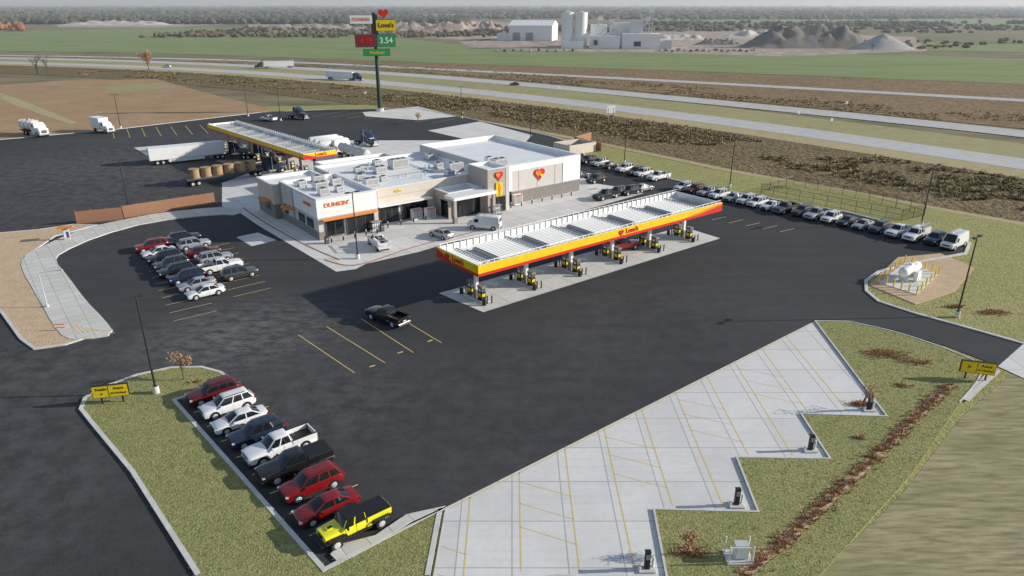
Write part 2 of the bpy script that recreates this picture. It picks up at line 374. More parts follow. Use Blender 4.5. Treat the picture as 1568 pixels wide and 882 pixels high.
# ---------------------------------------------------------------- store apron
ap=PS([(340,316),(362,322),(395,345),(515,416),(545,412),(560,404),(640,386),(690,371),(790,352),(965,302),(985,296),(960,288),(905,280),(860,250),(700,215),(520,215),(340,280)])
sheet('concrete_apron',ap,.006,'conc2')
sheet('concrete_pad',PS([(362,363),(395,356),(424,368),(385,377)]),.006,'conc2')
sheet('concrete_pad',PS([(205,226),(330,216),(345,232),(225,238)]),.005,'conc2')
sheet('concrete_pad',PS([(655,200),(735,186),(815,207),(800,222),(720,215)]),.005,'conc2')
sheet('concrete_pad',PS([(555,172),(640,163),(700,178),(640,184),(560,178)]),.005,'conc2')
sheet('concrete_fuel_pad',PS([(672,449),(740,478),(1103,365),(1045,347)]),.008,'conc2')
mb=MB()
for i in range(6): line(mb,P(497+5*i,400+2.2*i),P(508+5*i,397+2.2*i),.1,'yline')
for i in range(7): line(mb,P(585+22*i,397-4.6*i),P(565+22*i,389-4.6*i),.1,'yline')
for i in range(11): line(mb,P(790+17*i,349-4.6*i),P(772+17*i,342-4.4*i),.1,'yline')
mb.obj('store_stall_marking')
# ================================================================ STORE BUILDING
BR=R(37.5);BO=(-30.7,107.5)
bld=empty('travel_stop_building',(BO[0],BO[1],0),BR)
def walls(mb,a0,a1,b0,b1,h,k,base=None,hb=1.2,par=.5,roofz=None,kt=None):
    t=.35;rz=h-par if roofz is None else roofz
    mb.bx(a0,a1,b0,b1,0.0,rz,k)
    mb.bx(a0,a1,b0,b0+t,rz,h,k);mb.bx(a0,a1,b1-t,b1,rz,h,k)
    mb.bx(a0,a0+t,b0+t,b1-t,rz,h,k);mb.bx(a1-t,a1,b0+t,b1-t,rz,h,k)
    mb.bx(a0+t+.003,a1-t-.003,b0+t+.003,b1-t-.003,rz-.1,rz+.03,'roof_white')
    for x0,x1,y0,y1 in((a0+t+.002,a1-t-.002,b0+t+.002,b0+t+.03),(a0+t+.002,a1-t-.002,b1-t-.03,b1-t-.002),(a0+t+.002,a0+t+.03,b0+t+.03,b1-t-.03),(a1-t-.03,a1-t-.002,b0+t+.03,b1-t-.03)):
        mb.bx(x0,x1,y0,y1,rz+.03,h,'roof_white')
    kt=kt or 'white_panel'
    o=.06
    for x0,x1,y0,y1 in((a0-o,a1+o,b0-o,b0+t+o),(a0-o,a1+o,b1-t-o,b1+o),(a0-o,a0+t+o,b0+t+o,b1-t-o),(a1-t-o,a1+o,b0+t+o,b1-t-o)):
        mb.bx(x0,x1,y0,y1,h,h+.10,kt)
    if base: mb.bx(a0-.08,a1+.08,b0-.08,b1+.08,0,hb,base)
mb=MB()
walls(mb,0,10.5,0,16,6.6,'stucco_grey','stone_dark',1.3)
walls(mb,-1.2,9.0,16.0,24,6.0,'stucco_tan','stone_dark',2.6)
walls(mb,10.5,35.0,2.2,26,6.1,'stucco_tan','stone_dark',1.0)
walls(mb,35.0,55,-1,27.5,7.3,'stucco_grey','stone_dark',2.3,.9)
walls(mb,30.2,35.0,-4.0,2.2,8.0,'tower_brown')
walls(mb,14,30,26,34,5.2,'white_panel',None,1)
walls(mb,22.8,30.2,-2.5,2.2,4.6,'tower_brown')
mb.obj('walls',parent=bld)
mb=MB()
mb.bx(-.12,10.62,-.14,-.083,3.6,6.55,'white_panel');mb.bx(-.14,-.083,-.0,9.5,3.6,6.55,'white_panel')
mb.bx(10.4,10.62,-.14,2.0,3.6,6.56,'white_panel')
mb.bx(.4,10.1,-1.2,-.15,3.25,3.42,'awning_orange');mb.bx(11.2,21.5,.6,2.19,3.3,3.5,'white_panel')
mb.bx(22.0,31.0,-5.6,-2.6,4.0,4.55,'white_panel');mb.bx(-1.5,-.09,9.6,12.5,3.0,3.2,'awning_orange');mb.bx(-2.4,-1.29,17.5,21,2.9,3.1,'awning_orange')
for a in(22.4,30.6): mb.bx(a-.25,a+.25,-5.4,-4.9,0,4.0,'tower_brown');mb.bx(a-.35,a+.35,-5.5,-4.8,0,1,'stone_dark')
mb.bx(35.1,55.1,-1.06,-1.003,6.2,7.25,'white_panel');mb.bx(55.003,55.06,-1,27.4,4.5,7.25,'white_panel')
mb.bx(35.1,37.9,-1.09,-1.065,2.4,7.2,'white_panel');mb.bx(50.5,55.1,-1.09,-1.065,2.4,7.2,'white_panel')
for a in(39.5,44,48.5): mb.bx(a,a+.06,-1.04,-1.003,2.4,6.1,'grey_mid')
for z in(3.4,4.6): mb.bx(10.7,22.7,2.17,2.199,z,z+.05,'grey_mid')
mb.bx(34.2,34.95,-4.06,-4.003,0,7.9,'stucco_grey')
for b in(9.8,15.5): mb.bx(-.2,-.083,b,b+.15,.2,6.4,'grey_mid')
mb.obj('facade_trim',parent=bld)
mb=MB()
def win(a0,a1,b,z0,z1,n):
    mb.bx(a0-.1,a1+.1,b-.05,b+.12,z0-.1,z1+.1,'grey_dark')
    w=(a1-a0)/n
    for i in range(n): mb.bx(a0+i*w+.05,a0+(i+1)*w-.05,b-.065,b-.045,z0,z1,'glass')
win(1.2,4.2,-.15,.5,3.0,2);win(4.8,9.6,-.15,.15,3.0,3);win(11.6,15.4,2.08,.15,3.0,3);win(16.2,21.2,2.08,.15,3.0,4);win(23.6,29.4,-2.6,.15,3.3,4)
win(31,34.0,-4.08,.2,2.8,2);win(36.5,37.6,-1.12,.1,2.4,1)
for b0,b1 in((2,4.5),(5.5,8),(12.8,14.5)):
    mb.bx(-.13,0.0,b0,b1,1.5,3.0,'grey_dark');mb.bx(-.145,-.125,b0+.08,b1-.08,1.6,2.9,'glass')
mb.bx(-1.34,-1.2,18.2,20,1.2,2.6,'glass')
mb.bx(22.68,22.79,-2.3,-.2,.2,3.2,'glass')
mb.obj('windows',parent=bld)
mb=MB()
def rtu(x,y,z,sx,sy,sz,k='metal_light'):
    mb.bx(x-sx/2-.1,x+sx/2+.1,y-sy/2-.1,y+sy/2+.1,z,z+.25,'grey_mid');mb.bx(x-sx/2,x+sx/2,y-sy/2,y+sy/2,z+.25,z+sz,k)
    n=max(1,int(sx/1.1))
    for i in range(n): mb.cyl((x-sx/2+(i+.5)*sx/n,y,z+sz),(x-sx/2+(i+.5)*sx/n,y,z+sz+.12),.38,.38,12,'grey_dark')
    mb.bx(x-sx/2+.15,x+sx/2-.15,y-sy/2-.01,y-sy/2+.05,z+.4,z+sz-.15,'grey_mid')
rng=random.Random(3)
for x,y,sx,sy,sz in((3,4,1.6,1.4,1.2),(6,4.5,1.2,1.2,1),(4.2,8,2.2,1.6,1.3),(7.6,9.5,1.6,1.4,1.2),(2.6,12,1.3,1.2,1),(6,13.2,2,1.5,1.2)): rtu(x,y,6.13,sx,sy,sz)
for x,y,sx,sy,sz in((13,7,2.4,1.8,1.4),(13.5,12,1.6,1.4,1.1),(16.5,9,1.2,1.0,.9),(19,15,2.2,1.6,1.3),(16,18,1.5,1.3,1),(24,17,3.4,2.2,1.8),(31,8,3.0,2.0,1.7),(30,12,1.4,1.4,1.1),(28,5,1.6,1.2,1.1),(22,22,1.6,1.3,1),(33,20,1.8,1.5,1.1)): rtu(x,y,5.63,sx,sy,sz)
for x,y,sx,sy,sz in((38,3,2.8,2.0,1.6),(38.5,7,1.4,1.4,1.2)): rtu(x,y,6.43,sx,sy,sz)
for i in range(26):
    x=rng.uniform(1,34);y=rng.uniform(3.5,24 if x>10 else 14);z=6.13 if x<10 else 5.63
    mb.cyl((x,y,z),(x,y,z+rng.uniform(.4,.9)),.14,.14,8,'metal_light')
mb.box((20,11,5.78),(14,.12,.12),'grey_mid');mb.box((27,14,5.78),(.12,10,.12),'grey_mid')
mb.obj('rooftop_units',parent=bld)
mb=MB();heart(mb,(32.6,-4.05,6.7),1.9,'red');heart(mb,(32.35,-4.15,6.85),1.0,'orange')
mb.bx(31.9,33.3,-4.25,-4.05,3.0,5.5,'yellow')
heart(mb,(44.5,-1.1,4.9),2.6,'red');heart(mb,(44.1,-1.19,5.05),1.4,'orange');heart(mb,(44.9,-1.28,4.6),.8,'yellow')
mb.obj('sign_panels',parent=bld)
text('sign_letters','DUNKIN\'',.95,(3.3,-.2,5.5),0,'orange',bld,sx=1.1);text('sign_letters_side','DUNKIN\'',.75,(-.2,3.5,5.3),R(-90),'orange',bld)
text('sign_letters_deli','Subs',.75,(15.6,2.15,5.3),0,'yellow',bld)
for i,ch in enumerate("LOVE"): text('sign_letter','%s'%ch,.7,(32.6,-4.28,5.1-i*.58),0,'red',bld)
BM=Matrix.Translation((BO[0],BO[1],0))@Matrix.Rotation(BR,4,'Z')
def BL(a,b,z=0): v=BM@Vector((a,b,z));return (v.x,v.y,v.z)
def inst_mesh(fn,name,smooth=0):
    mb=MB();fn(mb);return mb.mesh(name,smooth)
def f_boll(m): m.cyl((0,0,0),(0,0,1.0),.11,.11,10,'black');m.cyl((0,0,1.0),(0,0,1.06),.11,.06,10,'white_panel');m.cyl((0,0,.75),(0,0,.88),.115,.115,10,'white_panel')
boll=inst_mesh(f_boll,'bollard',40)
for a in [1,3,5,7,9,12,14.5,17,19.5,25,27.5,36,38.5,41,43.5,46,48.5,51]: link('bollard',boll,BL(a,-2.2 if a<11 else(-.3 if a<21 else(-7 if a<30 else -3.2)),.006))
def f_bin(m): m.box((0,0,.5),(.6,.6,1.0),'grey_dark');m.box((0,0,1.08),(.66,.66,.14),'black',tx=.8,ty=.8);m.box((0,-.305,.8),(.3,.02,.16),'grey_mid')
bn=inst_mesh(f_bin,'trash_bin')
for a,b in((10.2,-1.6),(21.6,.9),(35.6,-2.0),(0.2,-2.2)): link('trash_bin',bn,BL(a,b,.006),BR)
def f_ice(m):
    m.box((0,0,1.0),(1.9,.9,1.9),'white_panel');m.box((0,-.46,1.0),(1.7,.03,1.5),'grey_mid');m.box((-.02,-.48,1.0),(.05,.03,1.5),'grey_dark');m.box((0,0,.04),(1.8,.8,.08),'black');m.box((0,-.46,1.85),(1.8,.03,.18),'red')
ice=inst_mesh(f_ice,'ice_freezer')
link('ice_freezer',ice,BL(18.3,.9,.006),BR);link('ice_freezer',ice,BL(38.5,-1.9,.006),BR);link('ice_freezer',ice,BL(20.6,.2,.006),BR)
def f_cage(m):
    m.box((0,0,.06),(1.6,.9,.1),'grey_dark')
    for x in(-.55,-.18,.18,.55):
        for z in(.12,.95): m.cyl((x,0,z),(x,0,z+.5),.15,.15,10,'white_panel');m.cyl((x,0,z+.5),(x,0,z+.6),.06,.06,8,'grey_mid')
    for x in(-.8,-.4,0,.4,.8):
        for y in(-.44,.44): m.cyl((x,y,.05),(x,y,1.75),.02,.02,6,'grey_mid')
    m.box((0,0,1.78),(1.7,1,.06),'grey_mid');m.box((0,0,.88),(1.6,.9,.04),'grey_mid')
cg=inst_mesh(f_cage,'propane_cylinder_cage');link('propane_cylinder_cage',cg,BL(31.3,-5.2,.006),BR);link('propane_cylinder_cage',cg,BL(9.3,-1.3,.006),BR)
mb=MB()
cp=chaikin(PS([(497,398),(530,408),(560,404),(590,393),(640,376),(700,362),(760,346)]),2,False)
ribbon(mb,cp,-.12,.12,.05,'brick_red',z0=0);mb.obj('painted_kerb')
mb=MB()
cp=chaikin(PS([(372,318),(400,338),(430,355),(470,377),(520,398)]),2,False)
ribbon(mb,cp,-.12,.12,.05,'brick_red',z0=0);mb.obj('painted_kerb')
# ================================================================ CANOPIES
def canopy(name,origin,rz,L,W,zb,zt,npump,t0,dt,diesel=False):
    e=empty(name,(origin[0],origin[1],0),rz)
    m=MB();t=.14
    zf=zb+.5
    m.bx(t,L-t,t,W-t,zb+.1,zf,'deck_grey')
    ym=zb+(zt-zb)*.27
    for (x0,x1,y0,y1) in((0,L,0,t),(0,L,W-t,W),(0,t,t,W-t),(L-t,L,t,W-t)):
        m.bx(x0,x1,y0,y1,ym+.004,zt,'yellow');m.bx(x0-.02,x1+.02,y0-.02,y1+.02,zb,ym,'red')
    for (x0,x1,y0,y1) in((t+.002,L-t-.002,t+.002,t+.04),(t+.002,L-t-.002,W-t-.04,W-t-.002),(t+.002,t+.04,t+.04,W-t-.04),(L-t-.04,L-t-.002,t+.04,W-t-.04)):
        m.bx(x0,x1,y0,y1,zf+.001,zt+.04,'white_panel')
    m.add([(L*.80,-.012,ym+.01),(L+.012,-.012,ym+.01),(L+.012,-.012,zt-.05)],[(0,1,2)],'orange')
    m.add([(L*.88,-.018,ym+.01),(L+.018,-.018,ym+.01),(L+.018,-.018,zt-.35)],[(0,1,2)],'red')
    m.add([(-.012,W+.01,ym+.01),(-.012,W*.6,ym+.01),(-.012,W+.01,zt-.05)],[(0,1,2)],'red')
    m.obj('fascia',parent=e)
    m=MB()
    y=t+.3
    while y<W-t-.2: m.bx(t+.05,L-t-.05,y,y+.16,zf,zf+.09,'white_panel');y+=.52
    x=t+.3
    while x<L-t-.3:
        for yy in(t+.05,W-t-.15): m.bx(x,x+.08,yy,yy+.1,zf,zt+.42,'white_panel')
        x+=1.05
    for yy in (t+.06,W-t-.13): m.bx(t+.05,L-t-.05,yy+.01,yy+.05,zt+.3,zt+.38,'white_panel')
    for i in range(npump):
        x=t0+dt*i+1.6
        m.bx(x-.25,x+.25,W*.22,W*.78,zf+.05,zf+.45,'grey_mid');m.bx(x-.12,x+.12,W*.24,W*.76,zf+.455,zf+.46,'grey_dark')
        m.bx(x-1.6,x-1.5,t+.05,W-t-.05,zf+.1,zf+.22,'grey_mid')
    m.obj('deck',parent=e)
    m=MB()
    for i in range(npump):
        x=t0+dt*i;c=W/2
        if diesel: m.box((x,c,zb/2),(.4,.4,zb),'pole_bronze')
        else:
            m.bx(x-.22,x+.22,c-.22,c+.22,0,zb+.1,'white_panel');m.bx(x-.3,x+.3,c-.3,c+.3,.1,1.3,'stone_dark')
        m.bx(x-.6,x+.6,c-2.1,c+2.1,.008,.16,'kerb')
        for s in(-1,1):
            yy=c+s*1.15
            m.bx(x-.33,x+.33,yy-.45,yy+.45,.16,1.3,'black');m.bx(x-.3,x+.3,yy-.42,yy+.42,1.3,1.8,'grey_dark');m.bx(x-.34,x+.34,yy-.5,yy+.5,1.8,2.1,'stone_dark')
            m.bx(x-.345,x-.325,yy-.28,yy+.28,.65,1.15,'yellow');m.bx(x+.325,x+.345,yy-.28,yy+.28,.65,1.15,'yellow')
            m.bx(x-.31,x-.303,yy-.2,yy+.2,1.38,1.7,'white_panel');m.bx(x-.25,x+.25,yy-.46,yy-.452,.7,1.1,'yellow')
            for k in(-.35,.35): m.cyl((x+k,yy+s*.35,.9),(x+k*1.3,yy+s*.62,.35),.03,.03,6,'rubber')
            m.cyl((x,c+s*2.35,0),(x,c+s*2.35,1.0),.09,.09,10,'pole_bronze')
            m.cyl((x-.6,c+s*2.5,.0),(x-.6,c+s*2.5,.75),.27,.24,12,'black');m.cyl((x+.6,c+s*2.5,.0),(x+.6,c+s*2.5,1.),.09,.09,10,'pole_bronze')
    m.obj('pump_islands',parent=e)
    return e
FC=canopy('fuel_canopy',(-4.0,78.2),R(38.2),47,9.2,4.95,6.3,6,2.9,8.2)
text('logo','Love\'s',1.0,(26.5,-.05,5.8),0,'red',FC);text('logo_side','Love\'s',1.0,(-.05,4.3,5.8),R(-90),'red',FC)
m=MB();heart(m,(24.3,-.02,5.8),.9,'red');m.obj('heart_logo',parent=FC)
m=MB();heart(m,(-.02,6.6,5.8),.9,'red',R(-90));m.obj('heart_logo_side',parent=FC)
DC=canopy('diesel_canopy',(*P(515,230,6.5),),R(132),53,7.5,5.4,6.6,8,3,6.7,True)
text('logo_end','Love\'s',1.0,(-.05,3.6,6.2),R(-90),'red',DC)
# ================================================================ SIGNS / POLES
def f_lamp(m):
    m.cyl((0,0,0),(0,0,.75),.32,.30,14,'kerb');m.cyl((0,0,.75),(0,0,.80),.22,.22,10,'pole_bronze')
    m.cyl((0,0,.8),(0,0,10.1),.11,.075,8,'pole_bronze');m.box((0,0,10.1),(1.5,.08,.08),'pole_bronze')
    for s in(-1,1): m.box((s*.75,0,10.1),(.7,.4,.14),'pole_bronze');m.box((s*.75,0,10.02),(.5,.3,.03),'white_panel')
lamp=inst_mesh(f_lamp,'street_lamp')
for (a,b) in((240,603),(1465,485),(200,331),(1410,346),(1117,287),(956,250),(812,222),(707,181),(380,178),(185,197),(548,396),(430,185)):
    x,y=P(a,b);link('street_lamp',lamp,(x,y,0.1 if (a,b)==(240,603) else 0),R(38))
def f_lamp2(m):
    m.cyl((0,0,0),(0,0,.3),.2,.2,10,'kerb');m.cyl((0,0,.3),(0,0,4.6),.08,.05,8,'metal_light');m.cyl((0,0,4.5),(2.4,.3,4.75),.04,.03,6,'metal_light');m.box((2.5,.3,4.75),(.6,.25,.1),'metal_light')
x,y=P(73,471);link('lamp_post_with_arm',inst_mesh(f_lamp2,'lamp_post_with_arm'),(x,y,.1))
hx,hy=P(582,170);hs=empty('highway_pylon_sign',(hx,hy,0),R(12))
m=MB();m.cyl((0,0,0),(0,0,32.5),.75,.45,14,'green_dark');m.cyl((0,0,0),(0,0,1),1.4,1.4,16,'kerb')
def panel(x,z,w,h,k,y=-.6,fr='grey_dark'): m.box((x,y,z),(w+.3,.8,h+.3),fr);m.box((x,y-.42,z),(w,.04,h),k)
panel(-4.3,30.4,7.4,2.7,'white_panel');panel(3.9,28.5,6.6,3.4,'yellow');panel(-3.2,23.6,6.9,3.9,'grey_dark');panel(3.6,23.6,6.0,3.7,'led_green');panel(.2,19.8,8.8,2.0,'led_green')
m.box((-3.2,-1.045,23.6),(6.4,.02,3.4),'led_red')
heart(m,(3.2,-.7,32.3),3.6,'red',0,.5);m.box((0,-.2,27),(2.2,.6,10),'grey_dark')
m.obj('pole_and_panels',parent=hs)
text('letters_brand','DUNKIN',1.5,(-4.3,-1.08,30.4),0,'orange',hs);text('letters_main','Love\'s',2.1,(3.9,-1.08,28.5),0,'black',hs);text('price_left','4.19',2.3,(-3.2,-1.08,23.6),0,'red',hs)
text('price_right','3.54',2.6,(3.6,-1.08,23.6),0,'white_panel',hs);text('letters_low','Hookups',1.4,(.2,-1.08,19.8),0,'yellow',hs)
def dirsign(u,v,w,h,rz,lines,z0=.8,z=0.1):
    x,y=P(u,v);e=empty('direction_sign',(x,y,z),rz);m=MB()
    for s in(-1,1): m.box((s*w*.3,0,z0/2+.2),(.12,.12,z0+.4),'black')
    m.box((0,0,z0+h/2),(w+.1,.28,h+.1),'black');m.box((0,-.15,z0+h/2),(w,.03,h),'yellow');m.box((-w*.04,-.17,z0+h/2),(.04,.02,h),'black');m.box((0,.15,z0+h/2),(w,.03,h),'yellow')
    m.obj('panel_and_posts',parent=e)
    for tx,tz,s,b in lines: text('letters',b,s,(tx,-.18,z0+tz),0,'black',e,.005)
dirsign(174,618,3.0,1.15,R(14),[(-.75,.85,.36,'Trucks'),(.75,.85,.36,'Autos'),(.72,.35,.26,'RV Hookups'),(-.75,.35,.4,'<')],.75)
dirsign(1492,582,3.0,1.2,R(-16),[(.7,.85,.4,'Autos'),(.7,.38,.27,'RV Hookups'),(-.8,.6,.6,'>')],.75)
x,y=P(104,368);m=MB();m.box((0,0,.9),(.9,.35,1.8),'stucco_grey');m.box((0,-.19,1.0),(.7,.03,1.4),'white_panel');m.box((.2,-.21,.9),(.35,.02,1.0),'sign_blue');m.box((0,0,2.1),(2.2,1.3,.16),'awning_orange');m.box((0,0,1.9),(.2,.2,.3),'grey_dark');m.obj('order_board',(x,y,.1),R(20))
x,y=P(92,507);m=MB();m.cyl((-.3,0,0),(-.3,0,.7),.03,.03,6,'grey_mid');m.cyl((.3,0,0),(.3,0,.7),.03,.03,6,'grey_mid');m.box((0,0,.55),(1.2,.06,.5),'orange');m.box((0,-.035,.55),(1.0,.02,.28),'white_panel');m.obj('small_ground_sign',(x,y,.1),R(10))
x,y=P(935,184);m=MB();m.box((-.9,0,2),(.15,.15,4),'grey_mid');m.box((.9,0,2),(.15,.15,4),'grey_mid');m.box((0,0,3.6),(3,.1,2.4),'white_panel');m.obj('highway_sign',(x,y,-.1),R(20))
for u_,v_ in((1222,182),(1272,194),(1295,166),(856,142),(560,150)):
    x,y=P(u_,v_);m=MB();m.box((0,0,1.2),(.1,.1,2.4),'grey_mid');m.box((0,-.06,2.2),(.9,.05,.9),'white_panel');m.obj('road_sign',(x,y,-.1),R(15))
def f_ped(m):
    m.box((0,0,.03),(1.1,.8,.1),'kerb');m.box((0,0,.75),(.35,.28,1.4),'black');m.box((0,-.15,1.1),(.25,.03,.4),'grey_mid');m.box((0,0,1.48),(.4,.34,.06),'black')
    m.cyl((.45,.15,0),(.45,.15,.9),.09,.09,8,'white_panel');m.cyl((-.5,-.1,0),(-.5,-.1,.35),.12,.12,8,'metal_light')
ped=inst_mesh(f_ped,'rv_hookup_pedestal')
for u_,v_ in((1330,628),(1240,690),(1127,774),(990,872)):
    x,y=P(u_,v_);link('rv_hookup_pedestal',ped,(x,y,.05))
x,y=P(1130,856);m=MB();m.box((0,0,.05),(1.8,1.4,.1),'kerb');m.box((.1,0,.7),(.9,.6,1.1),'metal_light');m.box((.1,-.31,.7),(.7,.03,.9),'white_panel')
for s in(-.8,.8): m.cyl((s,-.5,0),(s,-.5,1.4),.05,.05,8,'white_panel');m.cyl((s,.5,0),(s,.5,1.4),.05,.05,8,'white_panel')
m.box((0,-.5,1.3),(1.7,.06,.06),'white_panel');m.obj('utility_cabinet',(x,y,.1))
# ---------------------------------------------------------------- fences
def plank_fence(a,b,h):
    a,b=Vector(a),Vector(b);L=(b-a).length;rz=math.atan2((b-a).y,(b-a).x);m=MB();x=0
    while x<L-.1:
        m.box((x+.12,0,h/2),(.2,.05,h-random.uniform(0,.03)),'wood_fence');x+=.215
    x=0
    while x<L+.1: m.box((x,.09,h/2+.05),(.14,.12,h+.1),'wood_fence');x+=2.4
    for z in(.4,h-.4): m.box((L/2,.05,z),(L,.05,.1),'wood_fence')
    m.obj('wooden_fence',(a.x,a.y,.0),rz)
plank_fence(P(118,343),P(188,336),2.2);plank_fence(P(190,334),P(330,312),2.2)
plank_fence(P(880,222),P(920,232),2.2);plank_fence(P(880,222),P(905,214),2.2)
def chain(pts,h=1.8):
    m=MB()
    for a,b in zip(pts[:-1],pts[1:]):
        a,b=Vector(a),Vector(b);L=(b-a).length;n=max(1,int(L/2.6))
        for i in range(n+1):
            p=a.lerp(b,i/n);m.cyl((p.x,p.y,0),(p.x,p.y,h),.045,.045,6,'black')
        for z in(.1,h*.5,h): m.cyl((a.x,a.y,z),(b.x,b.y,z),.03,.03,5,'black')
        k=int(L/.22)
        for i in range(k):
            p=a.lerp(b,i/k);m.cyl((p.x,p.y,.1),(p.x,p.y,h),.012,.012,3,'black',False)
    return m.obj('chain_link_fence')
chain(PS([(1165,296),(1215,284),(1330,308),(1415,330),(1380,338),(1165,296)]),2)
# ---------------------------------------------------------------- propane tank enclosure
tp=[P(1345,433),P(1403,452),P(1437,420),P(1385,403)]
mb=MB();mb.prism(tp,-.05,.10,'conc2','kerb');mb.obj('tank_pad')
tk=PS([(1330,436),(1402,466),(1462,446),(1492,410),(1440,388),(1375,394)])
mb=MB();mb.prism(tk,-.06,.03,'mulch');mb.obj('gravel_bed')
c=Vector(P(1390,428));m=MB()
n=12;rings=[]
for x,r in((-2.6,.05),(-2.55,.35),(-2.35,.58),(-2.0,.68),(2.0,.68),(2.35,.58),(2.55,.35),(2.6,.05)):
    rings.append([(x,r*math.cos(2*math.pi*i/n),1.45+r*math.sin(2*math.pi*i/n)) for i in range(n)])
m.loft(rings,'white_panel')
for x in(-1.5,1.5): m.box((x,0,.45),(.3,1.1,.8),'kerb')
m.box((0,0,2.2),(.5,.4,.25),'white_panel');m.box((0,-1.1,.8),(1.2,.5,1.3),'white_panel');m.cyl((.8,-.4,.1),(.8,-.4,2.3),.05,.05,8,'grey_mid')
m.obj('propane_tank',(c.x,c.y,.1),R(40),smooth=40)
def f_yb(m): m.cyl((0,0,0),(0,0,1.15),.095,.095,10,'yellow')
yb=inst_mesh(f_yb,'yellow_bollard',40)
for i in range(4):
    a,b=Vector(tp[i]),Vector(tp[(i+1)%4])
    for j in range(5):
        p=a.lerp(b,j/5);link('yellow_bollard',yb,(p.x,p.y,.1))
# ================================================================ VEHICLES
def paint(name,c,metal=.0,rough=.3):
    MAT['p_'+name]=M('paint_'+name,c,rough,tuple(x*.95 for x in c),metal=metal,coat=.8)
paint('red',(.28,.008,.012),.2);paint('white',(.84,.84,.83));paint('black',(.012,.012,.013));paint('gray',(.085,.09,.095),.4);paint('silver',(.50,.51,.52),.4);paint('dkred',(.14,.006,.01),.2);paint('yellow',(.88,.84,.02));paint('blue',(.02,.035,.07),.3)
def sect(x,zb,zt,w):
    h=zt-zb
    half=[(0,zb),(.80*w,zb),(.965*w,zb+.16*h),(w,zb+.48*h),(.985*w,zb+.78*h),(.94*w,zt-.05),(.84*w,zt),(.45*w,zt+.025),(0,zt+.035)]
    return [(x,y,z) for y,z in half]+[(x,-y,z) for y,z in half[-2:0:-1]]
def wheel(m,x,y,r,w,s):
    m.cyl((x,y-s*w*.5,r),(x,y+s*w*.5,r),r,r,18,'rubber')
    m.cyl((x,y+s*w*.5,r),(x,y+s*(w*.5+.015),r),r*.66,r*.60,14,'metal_light')
    for k in range(5):
        t=2*math.pi*k/5;m.box((x+math.cos(t)*r*.42,y+s*(w*.5+.017),r+math.sin(t)*r*.42),(r*.16,.006,r*.16),'black')
def green(m,p,xf0,xf1,xr1,xr0,zb,zt,wb,wt,c=.13,pill=(.5,),gl='glass',side='glass',rear='glass',roofk=None):
    def rg(xf,xr,w,z,c): return [(xf,-(w-c),z),(xf,(w-c),z),(xf-c*.8,w,z),(xr+c*.8,w,z),(xr,(w-c),z),(xr,-(w-c),z),(xr+c*.8,-w,z),(xf-c*.8,-w,z)]
    r0=rg(xf0,xr0,wb,zb,c);r1=rg(xf1,xr1,wt,zt-.07,c*.9);r2=rg(xf1-.10,xr1+.10,wt-.10,zt-.01,c*.8);r3=rg(xf1-.35,xr1+.35,wt-.35,zt+.015,c*.6)
    rk=roofk or p
    m.loft([r0,r1],p,False,lambda j,i:{0:gl,2:side,4:rear,6:side}.get(i,p))
    m.loft([r1,r2,r3],rk,False);m.add(r3,[tuple(range(8))],rk)
    for f in pill:
        for s in(-1,1):
            xb=xf0+(xr0-xf0)*f;xt=xf1+(xr1-xf1)*f;e=.012
            m.add([(xb-.05,s*(wb+e),zb),(xb+.05,s*(wb+e),zb),(xt+.04,s*(wt+e),zt-.06),(xt-.04,s*(wt+e),zt-.06)],[(0,1,2,3)],p)
def seams(m,xs,w,z0,z1):
    for x in xs:
        for s in(-1,1): m.box((x,s*(w+.002),(z0+z1)/2),(.018,.012,z1-z0),'black')
def common(m,L,w,zh,wb,r,zhead,ztail,trim='dark_trim',p=None,mx=.75,mz=1.02):
    for s in(-1,1):
        for x in wb:
            m.cyl((x,s*(w-.3),r+.01),(x,s*(w+.006),r+.01),r+.085,r+.085,20,'black');wheel(m,x,s*(w-.085),r,.21,s)
        m.box((L/2-.16,s*w*.74,zhead),(.22,.38,.13),'headlamp',rz=-s*.35);m.box((-L/2+.10,s*w*.78,ztail),(.16,.30,.2),'taillamp',rz=s*.25)
        m.box((mx,s*(w+.10),mz),(.14,.22,.15),p or 'black')
    m.box((L/2-.035,0,zhead-.08),(.07,w*1.05,.2),trim);m.box((L/2-.03,0,.38),(.09,w*1.35,.2),trim);m.box((-L/2+.03,0,.42),(.09,w*1.3,.2),trim)
    m.box((-L/2-.01,0,ztail-.15),(.02,.42,.14),'white_panel')
